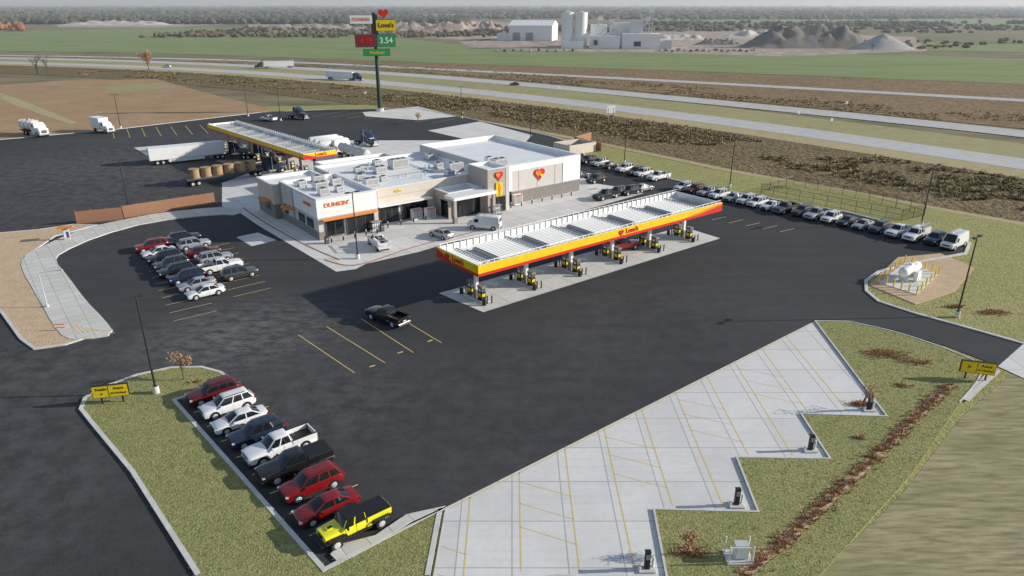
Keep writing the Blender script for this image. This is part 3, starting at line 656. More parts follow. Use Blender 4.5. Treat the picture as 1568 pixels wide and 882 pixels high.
def car(kind,col):
    m=MB();p='p_'+col
    if kind=='sedan':
        L,w=4.75,.91
        st=[(2.37,.38,.60,.66),(2.30,.24,.70,.80),(2.05,.20,.80,.88),(1.5,.19,.88,.91),(.95,.19,.95,.91),(-.3,.19,.97,.91),(-1.5,.19,1.0,.91),(-2.05,.22,1.0,.88),(-2.30,.28,.96,.80),(-2.38,.42,.82,.68)]
        m.loft([sect(*s) for s in st],p);green(m,p,1.15,.30,-1.05,-1.85,.93,1.45,.80,.60,pill=(.52,));common(m,L,w,.9,(1.42,-1.38),.335,.66,.80,p=p,mx=.72,mz=.98);seams(m,(.75,-.25,-1.15),w-.015,.35,.85)
    elif kind=='suv':
        L,w=4.75,.94
        st=[(2.36,.42,.78,.70),(2.30,.28,.92,.84),(2.0,.24,1.02,.92),(1.3,.23,1.08,.94),(.8,.23,1.12,.94),(-1.9,.23,1.15,.94),(-2.25,.30,1.12,.90),(-2.37,.45,1.0,.82)]
        m.loft([sect(*s) for s in st],p);green(m,p,1.15,.45,-1.85,-2.25,1.08,1.72,.85,.67,pill=(.40,.70));common(m,L,w,1,(1.45,-1.42),.37,.84,1.0,p=p,mx=.82,mz=1.15);seams(m,(.75,-.25,-1.2),w-.015,.4,1.0)
        for s in(-1,1): m.box((-.65,s*.56,1.76),(1.8,.05,.05),'dark_trim');m.box((0,s*(w-.01),.33),(2.1,.04,.14),'dark_trim')
    elif kind in('pickup','pickup_open'):
        L,w=5.85,1.0
        st=[(2.92,.5,.95,.82),(2.85,.36,1.08,.93),(2.5,.32,1.17,.99),(1.4,.32,1.22,1.0),(.9,.32,1.24,1.0),(-.78,.32,1.26,1.0),(-.80,.32,.80,1.0),(-2.80,.34,.80,.99),(-2.90,.45,.78,.95)]
        m.loft([sect(*s) for s in st],p);green(m,p,1.35,.65,-.65,-.80,1.2,1.88,.88,.70,pill=(.48,))
        for s in(-1,1):
            m.box((-1.85,s*.93,1.04),(2.12,.13,.50),p);m.box((-1.85,s*.93,1.31),(2.12,.15,.035),'dark_trim')
        m.box((-2.86,0,1.04),(.10,1.74,.50),p);m.box((-.86,0,1.04),(.08,1.73,.46),p)
        m.box((-1.85,0,.852),(1.9,1.72,.03),'black')
        if kind=='pickup': m.box((-1.86,0,1.30),(1.98,1.74,.05),'black')
        common(m,L,w,1.2,(1.85,-1.80),.41,.98,1.05,p=p,mx=.98,mz=1.3);seams(m,(.9,0,-.75),w-.015,.5,1.15);m.box((-2.95,0,.55),(.14,1.8,.16),'chrome');m.box((2.93,0,.58),(.12,1.8,.2),'chrome' if col!='black' else 'dark_trim')
        for s in(-1,1):m.box((.1,s*1.0,.36),(1.9,.1,.06),'black')
    elif kind=='offroad':
        L,w=5.5,.80
        st=[(2.45,.62,1.15,.70),(2.42,.60,1.22,.74),(1.2,.58,1.30,.80),(1.18,.5,1.30,.80),(-.72,.5,1.30,.80),(-.74,.5,.95,.80),(-2.62,.55,.95,.80)]
        m.loft([sect(*s) for s in st],p)
        green(m,p,1.1,.78,-.62,-.72,1.28,1.93,.78,.70,c=.07,pill=(.46,),roofk='black')
        m.box((.08,0,1.955),(1.35,1.36,.05),'black')
        for s in(-1,1):
            m.box((-1.7,s*.80,1.17),(1.9,.09,.44),p)
            for x,l in((1.72,1.25),(-1.76,1.2)):
                m.box((x,s*.93,.98),(l,.34,.09),'black');m.box((x+l/2+.08,s*.93,.90),(.26,.34,.08),'black',0);m.box((x-l/2-.08,s*.93,.88),(.2,.34,.08),'black')
                m.cyl((x,s*.62,.43),(x,s*.99,.43),.43,.43,20,'rubber');m.cyl((x,s*.99,.43),(x,s*1.0,.43),.25,.22,14,'metal_light')
            m.cyl((2.46,s*.5,1.02),(2.50,s*.5,1.02),.12,.12,14,'headlamp');m.box((-2.68,s*.72,1.1),(.08,.14,.3),'taillamp');m.box((.85,s*.98,1.4),(.12,.22,.2),'black');m.box((0,s*.84,.52),(2.0,.14,.08),'black')
        m.box((-2.66,0,1.17),(.06,1.52,.44),p);m.box((-1.7,0,1.40),(1.9,1.66,.07),'black')
        for i in range(7): m.box((2.47,(i-3)*.1,1.0),(.03,.045,.3),'black')
        m.box((2.68,0,.68),(.22,1.5,.24),'black');m.box((-2.78,0,.62),(.16,1.5,.2),'black');m.box((1.75,0,1.345),(.5,.36,.05),p);m.box((1.75,0,1.375),(.36,.24,.012),'black');seams(m,(.95,.1,-.66),.795,.6,1.25)
        m.box((0,0,.55),(4.6,.9,.25),'black')
    elif kind=='van':
        L,w=5.6,1.0
        st=[(2.78,.4,.9,.80),(2.70,.30,1.05,.92),(2.1,.25,1.22,1.0),(1.9,.25,1.28,1.0),(-2.6,.25,1.28,1.0),(-2.78,.32,1.26,.97)]
        m.loft([sect(*s) for s in st],p);green(m,p,2.15,1.35,-2.65,-2.75,1.24,2.35,.98,.84,c=.12,pill=(),side=p,rear=p)
        for s in(-1,1):
            def sy(z): return s*(.98-(z-1.24)/1.11*.14+.008)
            for x0,x1 in((1.75,.85),):
                m.add([(x0,sy(1.3),1.3),(x1,sy(1.3),1.3),(x1,sy(1.85),1.85),(x0-(.35 if x0>1 else 0),sy(1.85),1.85)],[(0,1,2,3)],'glass')
        m.box((-2.74,0,1.7),(.05,1.4,.5),'glass');common(m,L,w,1,(1.85,-1.75),.36,.88,1.2,p=p,mx=1.55,mz=1.35);seams(m,(1.75,.75,-.6),w-.015,.45,1.1)
        if col=='white':
            for x in(.6,-.4,-1.4): m.box((x,0,2.46),(.05,1.5,.05),'metal_light')
            for y in(-.45,-.2): m.box((-.5,y,2.52),(3.2,.05,.05),'metal_light')
            for i in range(9): m.box((-2+i*.37,-.325,2.52),(.04,.22,.03),'metal_light')
    elif kind=='service':
        L,w=6.0,1.0
        st=[(2.98,.5,.95,.82),(2.9,.36,1.1,.93),(2.5,.32,1.2,.99),(1.2,.32,1.27,1.0),(-.4,.32,1.28,1.0),(-.5,.45,.85,.9),(-2.95,.45,.85,.9)]
        m.loft([sect(*s) for s in st],p);green(m,p,1.35,.75,-.25,-.42,1.24,1.95,.88,.72,pill=(.55,))
        for s in(-1,1):
            m.box((-1.75,s*.82,1.25),(2.45,.38,.95),p);seams(m,(-1.0,-1.75,-2.5),1.005,.85,1.65)
        m.box((-1.75,0,.95),(2.4,1.26,.2),'grey_dark');m.box((-2.93,0,1.2),(.08,1.2,.6),p)
        for x in(-.6,-2.8):
            for s in(-1,1): m.box((x,s*.8,2.0),(.06,.06,.6),'metal_light')
            m.box((x,0,2.3),(.06,1.66,.06),'metal_light')
        for y in(.5,.75): m.box((-.6,y,2.36),(4.2,.05,.05),'metal_light')
        for i in range(11): m.box((-2.6+i*.4,.625,2.36),(.04,.22,.03),'metal_light')
        common(m,L,w,1.2,(1.9,-1.8),.41,.98,1.15,p=p,mx=1.0,mz=1.35)
    return m.mesh(kind+'_'+col,35)
NAMES={'sedan':'sedan_car','suv':'suv_car','pickup':'pickup_truck','pickup_open':'pickup_truck','offroad':'offroad_pickup_truck','van':'van','service':'service_truck'}
LEN={'sedan':4.75,'suv':4.75,'pickup':5.85,'pickup_open':5.85,'offroad':5.5,'van':5.6,'service':6}
cache={}
def put(kind,col,x,y,h,z=0):
    if (kind,col) not in cache: cache[(kind,col)]=car(kind,col)
    return link(NAMES[kind],cache[(kind,col)],(x,y,z),h)
def row(a,b,lst,h,nose=True,jit=.15):
    a,b=Vector(a),Vector(b);n=len(lst)
    for i,it in enumerate(lst):
        if it is None: continue
        p=a.lerp(b,i/(n-1));k,c=it;s=-1 if nose else 1
        p=p+s*Vector((math.cos(h),math.sin(h)))*(LEN[k]/2+random.uniform(-jit,jit)*2)
        put(k,c,p.x,p.y,h+random.uniform(-.025,.025))
row(N0,N8,[('suv','dkred'),('suv','white'),('sedan','white'),('suv','blue'),('pickup_open','white'),('pickup','black'),('suv','red'),('sedan','red'),('offroad','yellow')],AX+math.pi)
row(P(206,388),P(283,460),[('suv','red'),('sedan','white'),('suv','black'),('suv','gray'),('suv','black'),('suv','blue'),('sedan','silver'),('sedan','white')],AX+math.pi)
row(P(305,366),P(393,419),[('suv','black'),('suv','silver'),('sedan','dkred'),('suv','silver'),('pickup_open','white'),('suv','gray')],AX)
put('sedan','gray',*P(262,377),AX)
cols=['white','white','black','white','silver','white','white','dkred','white','gray','white','black','silver','white']
ks=['suv','sedan','suv','pickup_open','suv','suv','sedan','suv','sedan','suv','pickup_open']
L0=Vector(P(1046,291));L1=Vector(P(1462,378));n=19
rng=random.Random(11)
for i in range(n):
    p=L0.lerp(L1,i/(n-1))
    if i==n-1: k,c='van','white'
    elif i==n-2: k,c='suv','blue'
    elif i==n-3: k,c='service','white'
    elif i==n-4: k,c='pickup_open','white'
    elif i in(n-5,): k,c='suv','gray'
    else: k,c=rng.choice(ks),rng.choice(cols)
    put(k,c,p.x+rng.uniform(-.3,.3),p.y,AX+math.pi+rng.uniform(-.04,.04))
for (a,b,k,c) in((900,249,'suv','black'),(918,253,'suv','silver'),(935,257,'sedan','black'),(957,262,'suv','white'),(973,267,'suv','gray'),(985,269,'suv','white'),(1008,275,'pickup_open','white'),(913,279,'suv','black'),(889,272,'sedan','gray'),(928,304,'pickup','black'),(945,299,'suv','gray'),(964,297,'suv','black'),(985,292,'sedan','silver')):
    put(k,c,*P(a,b),AX+(math.pi if k!='sedan' else 0))
put('pickup_open','black',*P(594,492),R(142))
put('service','white',*P(580,378),R(118));put('sedan','silver',*P(676,363),R(135));put('van','white',*P(742,350),R(168));put('pickup','red',*P(952,382),R(25))
put('sedan','gray',*P(788,130),R(160),-.12);put('suv','white',*P(256,103),R(170),-.12)
put('pickup','white',*P(412,185),R(150))
def semi(kind,trailer=True):
    m=MB();w=1.25
    m.bx(-3.6,4.0,-.45,.45,.7,1.0,'black')
    p='white_panel' if kind!='dark' else 'p_blue'
    def rg(x,w,z0,z1): return [(x,-w,z0),(x,w,z0),(x,w,z1-.2),(x,w-.2,z1),(x,-w+.2,z1),(x,-w,z1-.2)]
    m.loft([rg(4.3,.80,.6,1.7),rg(4.1,.95,.5,1.95),(rg(2.5,1.05,.6,2.15))],p)
    m.loft([rg(2.6,1.15,.8,2.3),rg(2.1,1.18,.8,3.0),rg(1.2,1.2,.8,3.6),rg(.0,1.2,.8,3.95),rg(-.3,1.2,.8,3.95)],p)
    m.add([(2.60,-.9,2.15),(2.60,.9,2.15),(2.16,.9,2.88),(2.16,-.9,2.88)],[(0,1,2,3)],'glass')
    for s in(-1,1):
        m.box((1.6,s*1.195,2.3),(.9,.03,.6),'glass');m.cyl((1.0,s*1.3,.9),(1.0,s*1.3,3.9),.08,.08,8,'chrome');m.cyl((.2,s*1.05,.75),(1.8,s*1.05,.75),.3,.3,12,'chrome')
        for x in(3.3,-1.9,-3.0):
            m.cyl((x,s*.75,.52),(x,s*1.22,.52),.52,.52,16,'rubber');m.cyl((x,s*1.22,.52),(x,s*1.24,.52),.28,.28,12,'metal_light')
        m.box((3.3,s*1.05,1.12),(1.3,.4,.12),p);m.box((2.2,s*1.45,2.4),(.1,.2,.6),'black')
    m.box((4.33,0,1.1),(.06,1.2,.9),'chrome');m.box((4.38,0,.55),(.2,2.3,.35),'chrome')
    if trailer=='box':
        m.bx(-18,-1.1,-1.29,1.29,1.18,4.05,'white_panel');m.bx(-18.02,-1.08,-1.31,1.31,1.12,1.24,'metal_light')
        m.bx(-18.02,-1.08,-1.31,1.31,3.97,4.03,'metal_light')
        for s in(-1,1): m.bx(-14,-6,s*1.2-.02,s*1.2+.02,.45,1.1,'white_panel');m.bx(-4.5,-4.3,s*.8-.1,s*.8+.1,.1,1.1,'grey_mid')
    elif trailer=='flat':
        m.bx(-17.5,-1.1,-1.27,1.27,1.25,1.5,'grey_dark')
        for i in range(6):
            x=-3.2-i*2.45;m.cyl((x,0,1.5),(x,0,3.3),.98,.98,14,'wood');m.cyl((x,0,3.3),(x,0,3.42),1.12,1.12,14,'wood');m.cyl((x,0,1.51),(x,0,1.62),1.12,1.12,14,'wood')
    elif trailer=='tank':
        n=14;rr=[]
        for x,r in((-1.2,.2),(-1.3,.85),(-1.6,1.1),(-14,1.1),(-14.3,.85),(-14.4,.2)): rr.append([(x,r*math.cos(2*math.pi*i/n),2.4+r*math.sin(2*math.pi*i/n)) for i in range(n)])
        m.loft(rr,'metal_light')
        for x in(-4,-7.8,-11.5): m.cyl((x,0,3.4),(x,0,3.65),.3,.3,10,'grey_mid');m.box((x,0,1.3),(.3,1.6,.8),'grey_dark')
    if trailer:
        q=-15.2 if trailer!='tank' else -12.3
        for x in(q,q-1.25):
            for s in(-1,1): m.cyl((x,s*.75,.52),(x,s*1.25,.52),.52,.52,16,'rubber');m.cyl((x,s*1.25,.52),(x,s*1.27,.52),.28,.28,12,'metal_light')
        m.bx(q-2,q+1,-.6,.6,.7,1.2,'black')
    return m.mesh('semi_'+kind,35)
sm={'box':semi('dark','box'),'flat':semi('dark','flat'),'tank':semi('white','tank'),'bob':semi('dark',None)}
def semiat(k,fu,fv,h,z=0,name=None):
    x,y=P(fu,fv);return link(name or {'flat':'flatbed_truck','tank':'tanker_truck'}.get(k,'semi_truck'),sm[k],(x,y,z),h)
def head(a,b): 
    a,b=Vector(P(*a)),Vector(P(*b));return math.atan2(b.y-a.y,b.x-a.x)
h=head((235,252),(350,240));semiat('box',352,240,h)
h=head((325,280),(400,268));semiat('flat',408,266,h)
semiat('tank',520,238,R(-50)+math.pi)
h=head((400,105),(448,104));semiat('box',402,104.5,h+math.pi,-.12)
h=head((498,121),(550,124));semiat('box',545,123,h,-.12)
semiat('bob',455,182,R(-30));semiat('bob',560,222,R(-40));semiat('bob',395,243,R(-5));semiat('bob',430,236,R(-5))
def boxtruck(tank=False):
    m=MB();m.bx(-4.2,3.4,-.45,.45,.55,.85,'black')
    def rg(x,w,z0,z1): return [(x,-w,z0),(x,w,z0),(x,w,z1-.2),(x,w-.2,z1),(x,-w+.2,z1),(x,-w,z1-.2)]
    m.loft([rg(3.7,.85,.5,1.5),rg(3.5,.98,.45,1.7),rg(2.5,1.05,.5,1.9),rg(2.4,1.1,.6,2.2),rg(1.9,1.1,.6,2.7),rg(.8,1.1,.6,2.75)],'white_panel')
    m.add([(2.47,-.85,1.95),(2.47,.85,1.95),(1.98,.85,2.58),(1.98,-.85,2.58)],[(0,1,2,3)],'glass')
    if tank:
        n=14;rr=[]
        for x,r in((.4,.3),(.3,1.0),(-4.5,1.0),(-4.6,.3)): rr.append([(x,r*1.1*math.cos(2*math.pi*i/n),1.95+r*math.sin(2*math.pi*i/n)) for i in range(n)])
        m.loft(rr,'white_panel')
        for x in(-.3,-2.1,-3.9): m.bx(x-.05,x+.05,-1.11,1.11,1.5,2.98,'grey_mid')
        m.cyl((-2.1,0,2.9),(-2.1,0,3.2),.35,.35,10,'grey_mid');m.bx(-4.4,.2,-1.15,1.15,.85,1.0,'black')
    else: m.bx(-4.5,.6,-1.22,1.22,.95,3.6,'white_panel')
    for s in(-1,1):
        m.box((1.7,s*1.095,2.15),(.8,.03,.5),'glass')
        for x in(2.7,-2.9)+((-1.8,) if tank else ()): m.cyl((x,s*.7,.48),(x,s*1.12,.48),.48,.48,16,'rubber');m.cyl((x,s*1.12,.48),(x,s*1.14,.48),.25,.25,12,'metal_light')
        m.box((3.66,s*.7,1.1),(.1,.3,.25),'headlamp')
    m.box((3.72,0,1.05),(.05,1.0,.6),'grey_dark');m.box((3.75,0,.5),(.2,2.1,.25),'chrome');return m.mesh('boxtruck'+str(tank),35)
x,y=P(56,207);link('tanker_truck',boxtruck(True),(x,y,0),R(-34),sc=1.4);x,y=P(160,202);link('box_truck',boxtruck(False),(x,y,0),R(-36),sc=1.15)
m=MB();n=14
for j in range(3):
    rr=[]
    for x,r in((-4.2,.3),(-4,1.1),(-3.6,1.35),(3.6,1.35),(4,1.1),(4.2,.3)): rr.append([(x,j*3.1+r*math.cos(2*math.pi*i/n),1.9+r*math.sin(2*math.pi*i/n)) for i in range(n)])
    m.loft(rr,'white_panel')
    for x in(-2.6,2.6): m.box((x,j*3.1,.4),(.4,2,.8),'kerb')
m.obj('storage_tanks',(*P(512,232),0),R(37),smooth=40)
m=MB()
for a0,a1,b0,b1 in((0,9,0,.3),(0,.3,.3,6),(8.7,9,.3,6),(0,9,6,6.3)): m.bx(a0,a1,b0,b1,0,2.4,'stucco_tan')
m.bx(1,3.6,1.5,4.5,.05,1.7,'tree_dark');m.bx(4.6,7.6,1.5,4.5,.05,1.7,'tree_dark')
m.obj('dumpster_enclosure',(*P(872,238),0),R(37))
# ================================================================ INDUSTRIAL BACKGROUND
px,py=P(878,73)
pl=empty('industrial_plant',(px,py,-.2),R(-8))
m=MB()
for dx_ in(-5.5,6.0): m.cyl((dx_,0,0),(dx_,0,29),5.4,5.4,20,'white_panel');m.cyl((dx_,0,29),(dx_,0,30.5),5.4,.6,20,'metal_light')
m.bx(-9,9,-12,-6,0,6,'white_panel')
m.bx(14,40,-8,10,0,10,'white_panel');m.bx(14,28,10,26,0,19,'white_panel');m.bx(42,74,-6,14,0,12,'white_panel');m.bx(48,60,14,26,0,22,'metal_light');m.bx(30,52,26,44,0,20,'white_panel')
m.bx(18,21,-10,-8.1,3,7,'grey_dark');m.bx(52,58,-6.2,-6.02,2,6,'grey_dark');m.bx(74,84,-4,8,0,7,'metal_light')
m.obj('silos_and_halls',parent=pl,smooth=30)
m=MB()
for x,y,hh in((32,4,22),(36,-2,18),(63,3,24),(66,8,30),(22,14,24)):
    for a in(-1,1):
        for b in(-1,1): m.box((x+a*1.3,y+b*1.3,hh/2),(.5,.5,hh),'metal_light')
    for z in range(4,hh,4): m.box((x,y,z),(3.2,3.2,.5),'metal_light')
    m.box((x,y,hh),(4,4,3),'white_panel');m.cyl((x,y,hh*.9),(x-14,y,8),.5,.5,6,'metal_light')
m.obj('elevator_towers',parent=pl)
wx,wy=P(812,62);m=MB()
L_,W_,hh=46,40,15
m.bx(-L_/2,L_/2,0,W_,0,hh,'white_panel')
m.add([(-L_/2-.5,-.5,hh),(L_/2+.5,-.5,hh),(L_/2+.5,W_+.5,hh),(-L_/2-.5,W_+.5,hh),(-L_/2-.5,W_/2,hh+5),(L_/2+.5,W_/2,hh+5)],[(0,1,5,4),(2,3,4,5),(0,4,3),(1,2,5)],'roof_white')
m.bx(-L_/2+4,-L_/2+12,-.2,-.02,0,8,'grey_mid');m.bx(-L_/2+18,-L_/2+26,-.2,-.02,0,8,'grey_mid');m.bx(-L_/2-14,-L_/2-.5,4,20,0,7,'white_panel')
m.obj('metal_warehouse',(wx,wy,-.2),R(-12))
sheet('quarry_yard',PS([(700,64),(800,55),(1100,46),(1400,56),(1420,78),(1200,86),(1000,80),(830,78),(720,72)]),-.17,'rock')
def mound(name,u_,v_,rx,ry,h,k,rz=0,peaky=1.0,seed=0,rough=.35):
    x0,y0=P(u_,v_);nx,ny=44,20;vs=[];fs=[]
    for j in range(ny+1):
        for i in range(nx+1):
            a=i/nx*2-1;b=j/ny*2-1
            if peaky>1: hh=max(0,1-math.hypot(a,b))
            else: hh=max(0,min(1,(1-abs(a))*2.2))*max(0,min(1,(1-abs(b))*1.5))
            nn=noise.fractal(Vector((a*5+seed,b*3+seed*2,seed)),1,2,5)
            z=h*hh*(1+rough*nn*(1 if peaky<=1 else .4));vs.append((a*rx,b*ry,max(-.1,z)))
    for j in range(ny):
        for i in range(nx):
            q=j*(nx+1)+i;fs.append((q,q+1,q+nx+2,q+nx+1))
    m=MB();m.add(vs,fs,k);m.obj(name,(x0,y0,-.2),rz,smooth=60)
mound('quarry_spoil_ridge',1235,72,58,20,15,'gravel_grey',0,1,1,.45)
mound('gravel_pile',1350,75,28,18,13,'gravel_pale',0,2,2,.15);mound('gravel_pile',1100,68,22,12,4,'gravel_grey',0,1,3,.8)
mound('gravel_pile',1040,60,34,16,4,'pale_rock',0,1,5,.8)
mound('rock_pile',180,38,110,30,5,'pale_rock',0,1,7,.9);mound('rock_pile',480,44,90,30,5,'rock',0,1,8,1.);mound('rock_pile',660,48,80,30,9,'rock',0,1,9,1.)
mound('rock_pile',1180,56,60,20,5,'pale_rock',0,1,12,1.)
mound('rock_pile',730,47,40,20,9,'rock',0,1,15,.9)
sheet('quarry_ground',PS([(380,34),(600,27),(780,34),(800,52),(740,62),(600,56),(500,46),(380,42)]),-.17,'rock')
sheet('quarry_ground',PS([(80,30),(250,28),(380,36),(250,42),(90,42)]),-.17,'rock')
for i in range(26):
    put(['suv','pickup','sedan','van'][i%4],['white','silver','gray','black'][(i*7)%4],*P(1010+i*9.5 if i<16 else 760+(i-16)*13,77.5+ (i%3)*.8),R(80+(i*13)%20),-.15)
# ---------------------------------------------------------------- distant woods
bmi=bmesh.new();bmesh.ops.create_icosphere(bmi,subdivisions=1,radius=1);ICO_V=[v.co.copy() for v in bmi.verts];ICO_F=[[v.index for v in f.verts] for f in bmi.faces];bmi.free()
def woods(name,k,gen,rs):
    r=random.Random(rs);V=[];Fc=[]
    for (x,y,w,h) in gen(r):
        n=len(V);a=r.uniform(0,6.28)
        for v in ICO_V:
            j=1+r.uniform(-.28,.28);q=Matrix.Rotation(a,3,'Z')@v
            V.append((x+q.x*w*j,y+q.y*w*.8*j,h*.5+q.z*h*.52*j))
        Fc+=[[b+n for b in f] for f in ICO_F]
    me=bpy.data.meshes.new(name);me.from_pydata(V,[],Fc);me.materials.append(MAT[k]);link(name,me,(0,0,-.3))
def band(y0,y1,xr,n,w,h,gapf=.0,sc=.004):
    def g(r):
        c=0
        while c<n:
            x=r.uniform(*xr);y=r.uniform(y0,y1)
            if noise.noise(Vector((x*sc,y*sc*5,y0*.01)))<gapf: continue
            c+=1
            yield x,y,w*r.uniform(.6,1.3),h*r.uniform(.55,1.2)
    return g
woods('distant_tree_line','tree_dark',band(6500,9000,(-6500,6500),1500,55,22,-.3,.001),1)
woods('distant_tree_line','tree_dark',band(4200,5200,(-4000,4000),1800,26,17,-.2,.0008),2)
woods('distant_tree_line','tree_dark',band(2800,3600,(-2600,2600),2200,16,14,-.08,.0012),3)
woods('distant_tree_line','tree_brown',band(1900,2500,(-1900,1900),1900,10,10,.0,.002),4)
woods('distant_tree_line','tree_dark',band(1450,1750,(-1300,-100),1700,8,10,-.3,.003),5)
woods('distant_tree_line','tree_dark',band(1300,1500,(250,1300),700,6,7,.0,.004),15)
woods('distant_tree_line','tree_brown',band(1000,1350,(-420,1200),900,5,5,.08,.006),6)
woods('scrub_trees','tree_brown',band(860,1000,(-430,0),420,3.5,4.5,-.1,.02),7)
woods('scrub_trees','tree_brown',band(640,780,(330,900),140,3,3,.1,.02),8)
def g2(r):
    for i in range(70):
        x,y=P(r.uniform(-30,34),r.uniform(42,48));yield x,y,4.5*r.uniform(.6,1.3),8*r.uniform(.6,1.4)
woods('autumn_tree_clump','tree_autumn',g2,9)
# ---------------------------------------------------------------- weeds
def clumps(name,k,pts,hr,wr,seed,nb=6):
    r=random.Random(seed);V=[];Fc=[]
    for (x,y,z) in pts:
        h=r.uniform(*hr);w=r.uniform(*wr)
        for b in range(nb):
            a=r.uniform(0,6.28);l=r.uniform(.2,1.0)*w;bw=w*r.uniform(.12,.3);n=len(V)
            cx,cy=x+math.cos(a)*l*.4,y+math.sin(a)*l*.4;pa=a+1.57
            V+=[(cx-math.cos(pa)*bw,cy-math.sin(pa)*bw,z),(cx+math.cos(pa)*bw,cy+math.sin(pa)*bw,z),(cx+math.cos(a)*l,cy+math.sin(a)*l,z+h*r.uniform(.6,1.1))];Fc.append((n,n+1,n+2))
    me=bpy.data.meshes.new(name);me.from_pydata(V,[],Fc);me.materials.append(MAT[k]);link(name,me)
rr=random.Random(5)
def along(pts,o1,o2,n,z,dens=None):
    A,B=offs(pts,o1,False),offs(pts,o2,False);out=[];seg=[(Vector(pts[i+1])-Vector(pts[i])).length for i in range(len(pts)-1)]
    for i in rr.choices(range(len(seg)),seg,k=n):
        t=rr.random();s=rr.random();p=lerp(lerp(A[i],A[i+1],t),lerp(B[i],B[i+1],t),s)
        if noise.noise(Vector((p[0]*.03,p[1]*.03,3)))+.5*noise.noise(Vector((p[0]*.12,p[1]*.12,9)))<-.05: continue
        out.append((p[0],p[1],z))
    return out
clumps('ditch_reeds','weed_dark',along(near[14:],-48,-19,6000,-.2),(.3,1.0),(.6,1.4),1)
clumps('ditch_reeds','weed_tan',along(near[14:],-50,-17,5000,-.2),(.3,.9),(.5,1.1),2)
clumps('ditch_reeds','weed_green',along(near[14:],-46,-22,2500,-.2),(.3,.9),(.6,1.3),12)
clumps('verge_weeds','weed_tan',along(far[10:],12,40,3000,-.2),(.2,.7),(.5,1.3),3)
clumps('verge_weeds','weed_dark',along(far[16:],9,45,3000,-.2),(.2,.7),(.5,1.3),4)
sp=PS([(1140,880),(1200,830),(1270,765),(1340,700),(1400,640),(1452,592)])
pts=[];
for i in range(len(sp)-1):
    L=(Vector(sp[i+1])-Vector(sp[i])).length
    for j in range(int(L*30)):
        t=rr.random()
        cc=round(t*L/1.1)*1.1/L;q2=lerp(sp[i],sp[i+1],cc)
        pts.append((q2[0]+rr.gauss(0,.34),q2[1]+rr.gauss(0,.28),.1))
mb=MB();ribbon(mb,sp,-.4,.4,.112,'mulch');mb.obj('mulch_strip')
clumps('dry_shrub_row','leaf_brown',pts,(.08,.35),(.15,.3),6,5)
for cu,cv,rad,nn in((1055,848,1.0,160),(1318,620,.9,120),(1316,672,.5,60),(1360,545,2.0,200),(1345,541,1.6,150),(1400,555,1.6,140),(1380,592,.8,60),(298,586,.5,60),(1520,479,1.6,120),(1465,470,1.2,80)):
    x,y=P(cu,cv);pp=[(x+rr.gauss(0,rad*.6),y+rr.gauss(0,rad*.25),.05) for _ in range(nn)]
    clumps('dry_shrub','leaf_brown',pp,(.08,.35),(.15,.35),cu,4)
def tufts(poly,n,z,name,k,seed,hr=(.02,.06)):
    xs_=[p[0] for p in poly];ys_=[p[1] for p in poly];pp=[];r=random.Random(seed)
    while len(pp)<n:
        p=(r.uniform(max(min(xs_),-60),min(max(xs_),60)),r.uniform(max(30,min(ys_)),max(ys_)))
        if inside(p,poly): pp.append((p[0],p[1],z))
    clumps(name,k,pp,hr,(.08,.18),seed,4)
mm('tuft_green',(.20,.24,.065),.95,(.28,.28,.09),scale=.5);mm('tuft_straw',(.46,.41,.20),.95,(.38,.33,.16),scale=.5)
tufts(isl,5000,.11,'grass_tufts','tuft_green',21);tufts(isl,3000,.11,'grass_tufts','tuft_straw',22)
tufts(lawn,4000,.10,'grass_tufts','tuft_green',23);tufts(lawn,2500,.10,'grass_tufts','tuft_straw',24)
# ---------------------------------------------------------------- trees
def tree(name,x,y,h,seed,leaf=0,k='leaf_brown',spread=.35,z=0):
    r=random.Random(seed);m=MB();tips=[]
    def br(p,d,l,rad,lev):
        q=p+d*l;m.cyl(p,q,rad,rad*.65,5 if lev<2 else 3,'bark',False)
        if lev>=4: tips.append(q);return
        for i in range(3 if lev else 5):
            nd=(d+Vector((r.uniform(-1,1),r.uniform(-1,1),r.uniform(-.2,.7)))*(.75 if lev else .7)).normalized()
            br(p.lerp(q,r.uniform(.55,1)),nd,l*r.uniform(.5,.75),rad*.55,lev+1)
    br(Vector((0,0,0)),Vector((0,0,1)),h*.38,h*.022,0)
    for t in tips:
        for i in range(leaf):
            o=t+Vector((r.gauss(0,1),r.gauss(0,1),r.gauss(0,1)))*h*.05;s=h*r.uniform(.012,.028);a=Vector((r.uniform(-1,1),r.uniform(-1,1),r.uniform(-1,1))).normalized();b=a.orthogonal()
            m.add([o-a*s,o+b*s,o+a*s,o-b*s],[(0,1,2,3)],k)
    m.obj(name,(x,y,z),weld=False)
tree('small_tree',*P(282,583),3.2,1,2,z=.1);tree('small_tree',*P(1320,628),3.0,2,1,z=.1);tree('small_tree',*P(1053,850),2.4,3,3,z=.1)
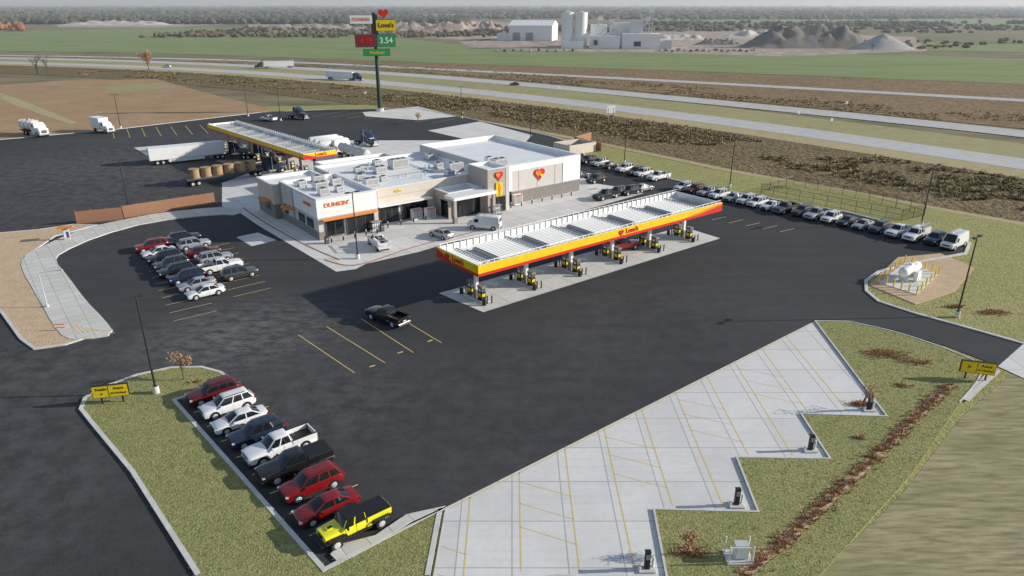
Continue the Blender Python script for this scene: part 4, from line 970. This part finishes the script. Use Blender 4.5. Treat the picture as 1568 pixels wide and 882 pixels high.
tree('bare_tree',*P(58,114),14,4,0);tree('bare_tree',*P(74,114),12,5,0);tree('autumn_tree',*P(228,108),12,6,5);tree('bare_tree',*P(1335,80),9,7,0)
tree('small_tree',*P(640,190),4,9,2)
# ================================================================ LIGHT, SKY, HAZE, CAMERA
w=bpy.data.worlds.new("World");scn.world=w;w.use_nodes=True
nt=w.node_tree;sk=nt.nodes.new('ShaderNodeTexSky');sk.sky_type='NISHITA';sk.sun_disc=False
sk.sun_elevation=R(19.5);sk.sun_rotation=R(87);sk.air_density=1.0;sk.dust_density=.5;sk.ozone_density=3.0
sky_fill=mix(nt,.25,sk.outputs[0],(4.6,5.0,5.6))   # even pale colour mixed into the sky, added to lift ambient fill
nt.links.new(sky_fill,nt.nodes['Background'].inputs[0]);nt.nodes['Background'].inputs[1].default_value=.115
hm=bpy.data.materials.new('haze');hm.use_nodes=True;hn=hm.node_tree;hn.nodes.remove(hn.nodes['Principled BSDF'])
vs_=hn.nodes.new('ShaderNodeVolumeScatter');vs_.inputs['Color'].default_value=(.84,.93,1,1);vs_.inputs['Density'].default_value=.00018;vs_.inputs['Anisotropy'].default_value=.2
hn.links.new(vs_.outputs[0],hn.nodes['Material Output'].inputs['Volume'])
MAT['haze']=hm
m=MB();m.bx(-13500,13500,260,15500,-5,90,'haze');m.obj('atmospheric_haze')
d=Vector((math.cos(R(2.8)),math.sin(R(2.8)),math.tan(R(19.5)))).normalized()
L=bpy.data.lights.new('sun','SUN');L.energy=5;L.angle=R(.5);L.color=(1,.94,.85)
lo=bpy.data.objects.new('sun',L);COL.objects.link(lo);lo.rotation_euler=(-d).to_track_quat('-Z','Y').to_euler()
cam=bpy.data.cameras.new('camera');o=bpy.data.objects.new('camera',cam);COL.objects.link(o);scn.camera=o
o.location=(0,0,H);o.rotation_euler=(R(90-21.9),0,0);cam.lens=F/1568*36;cam.clip_start=.5;cam.clip_end=40000
scn.view_settings.view_transform='Standard';scn.view_settings.look='None';scn.view_settings.exposure=0
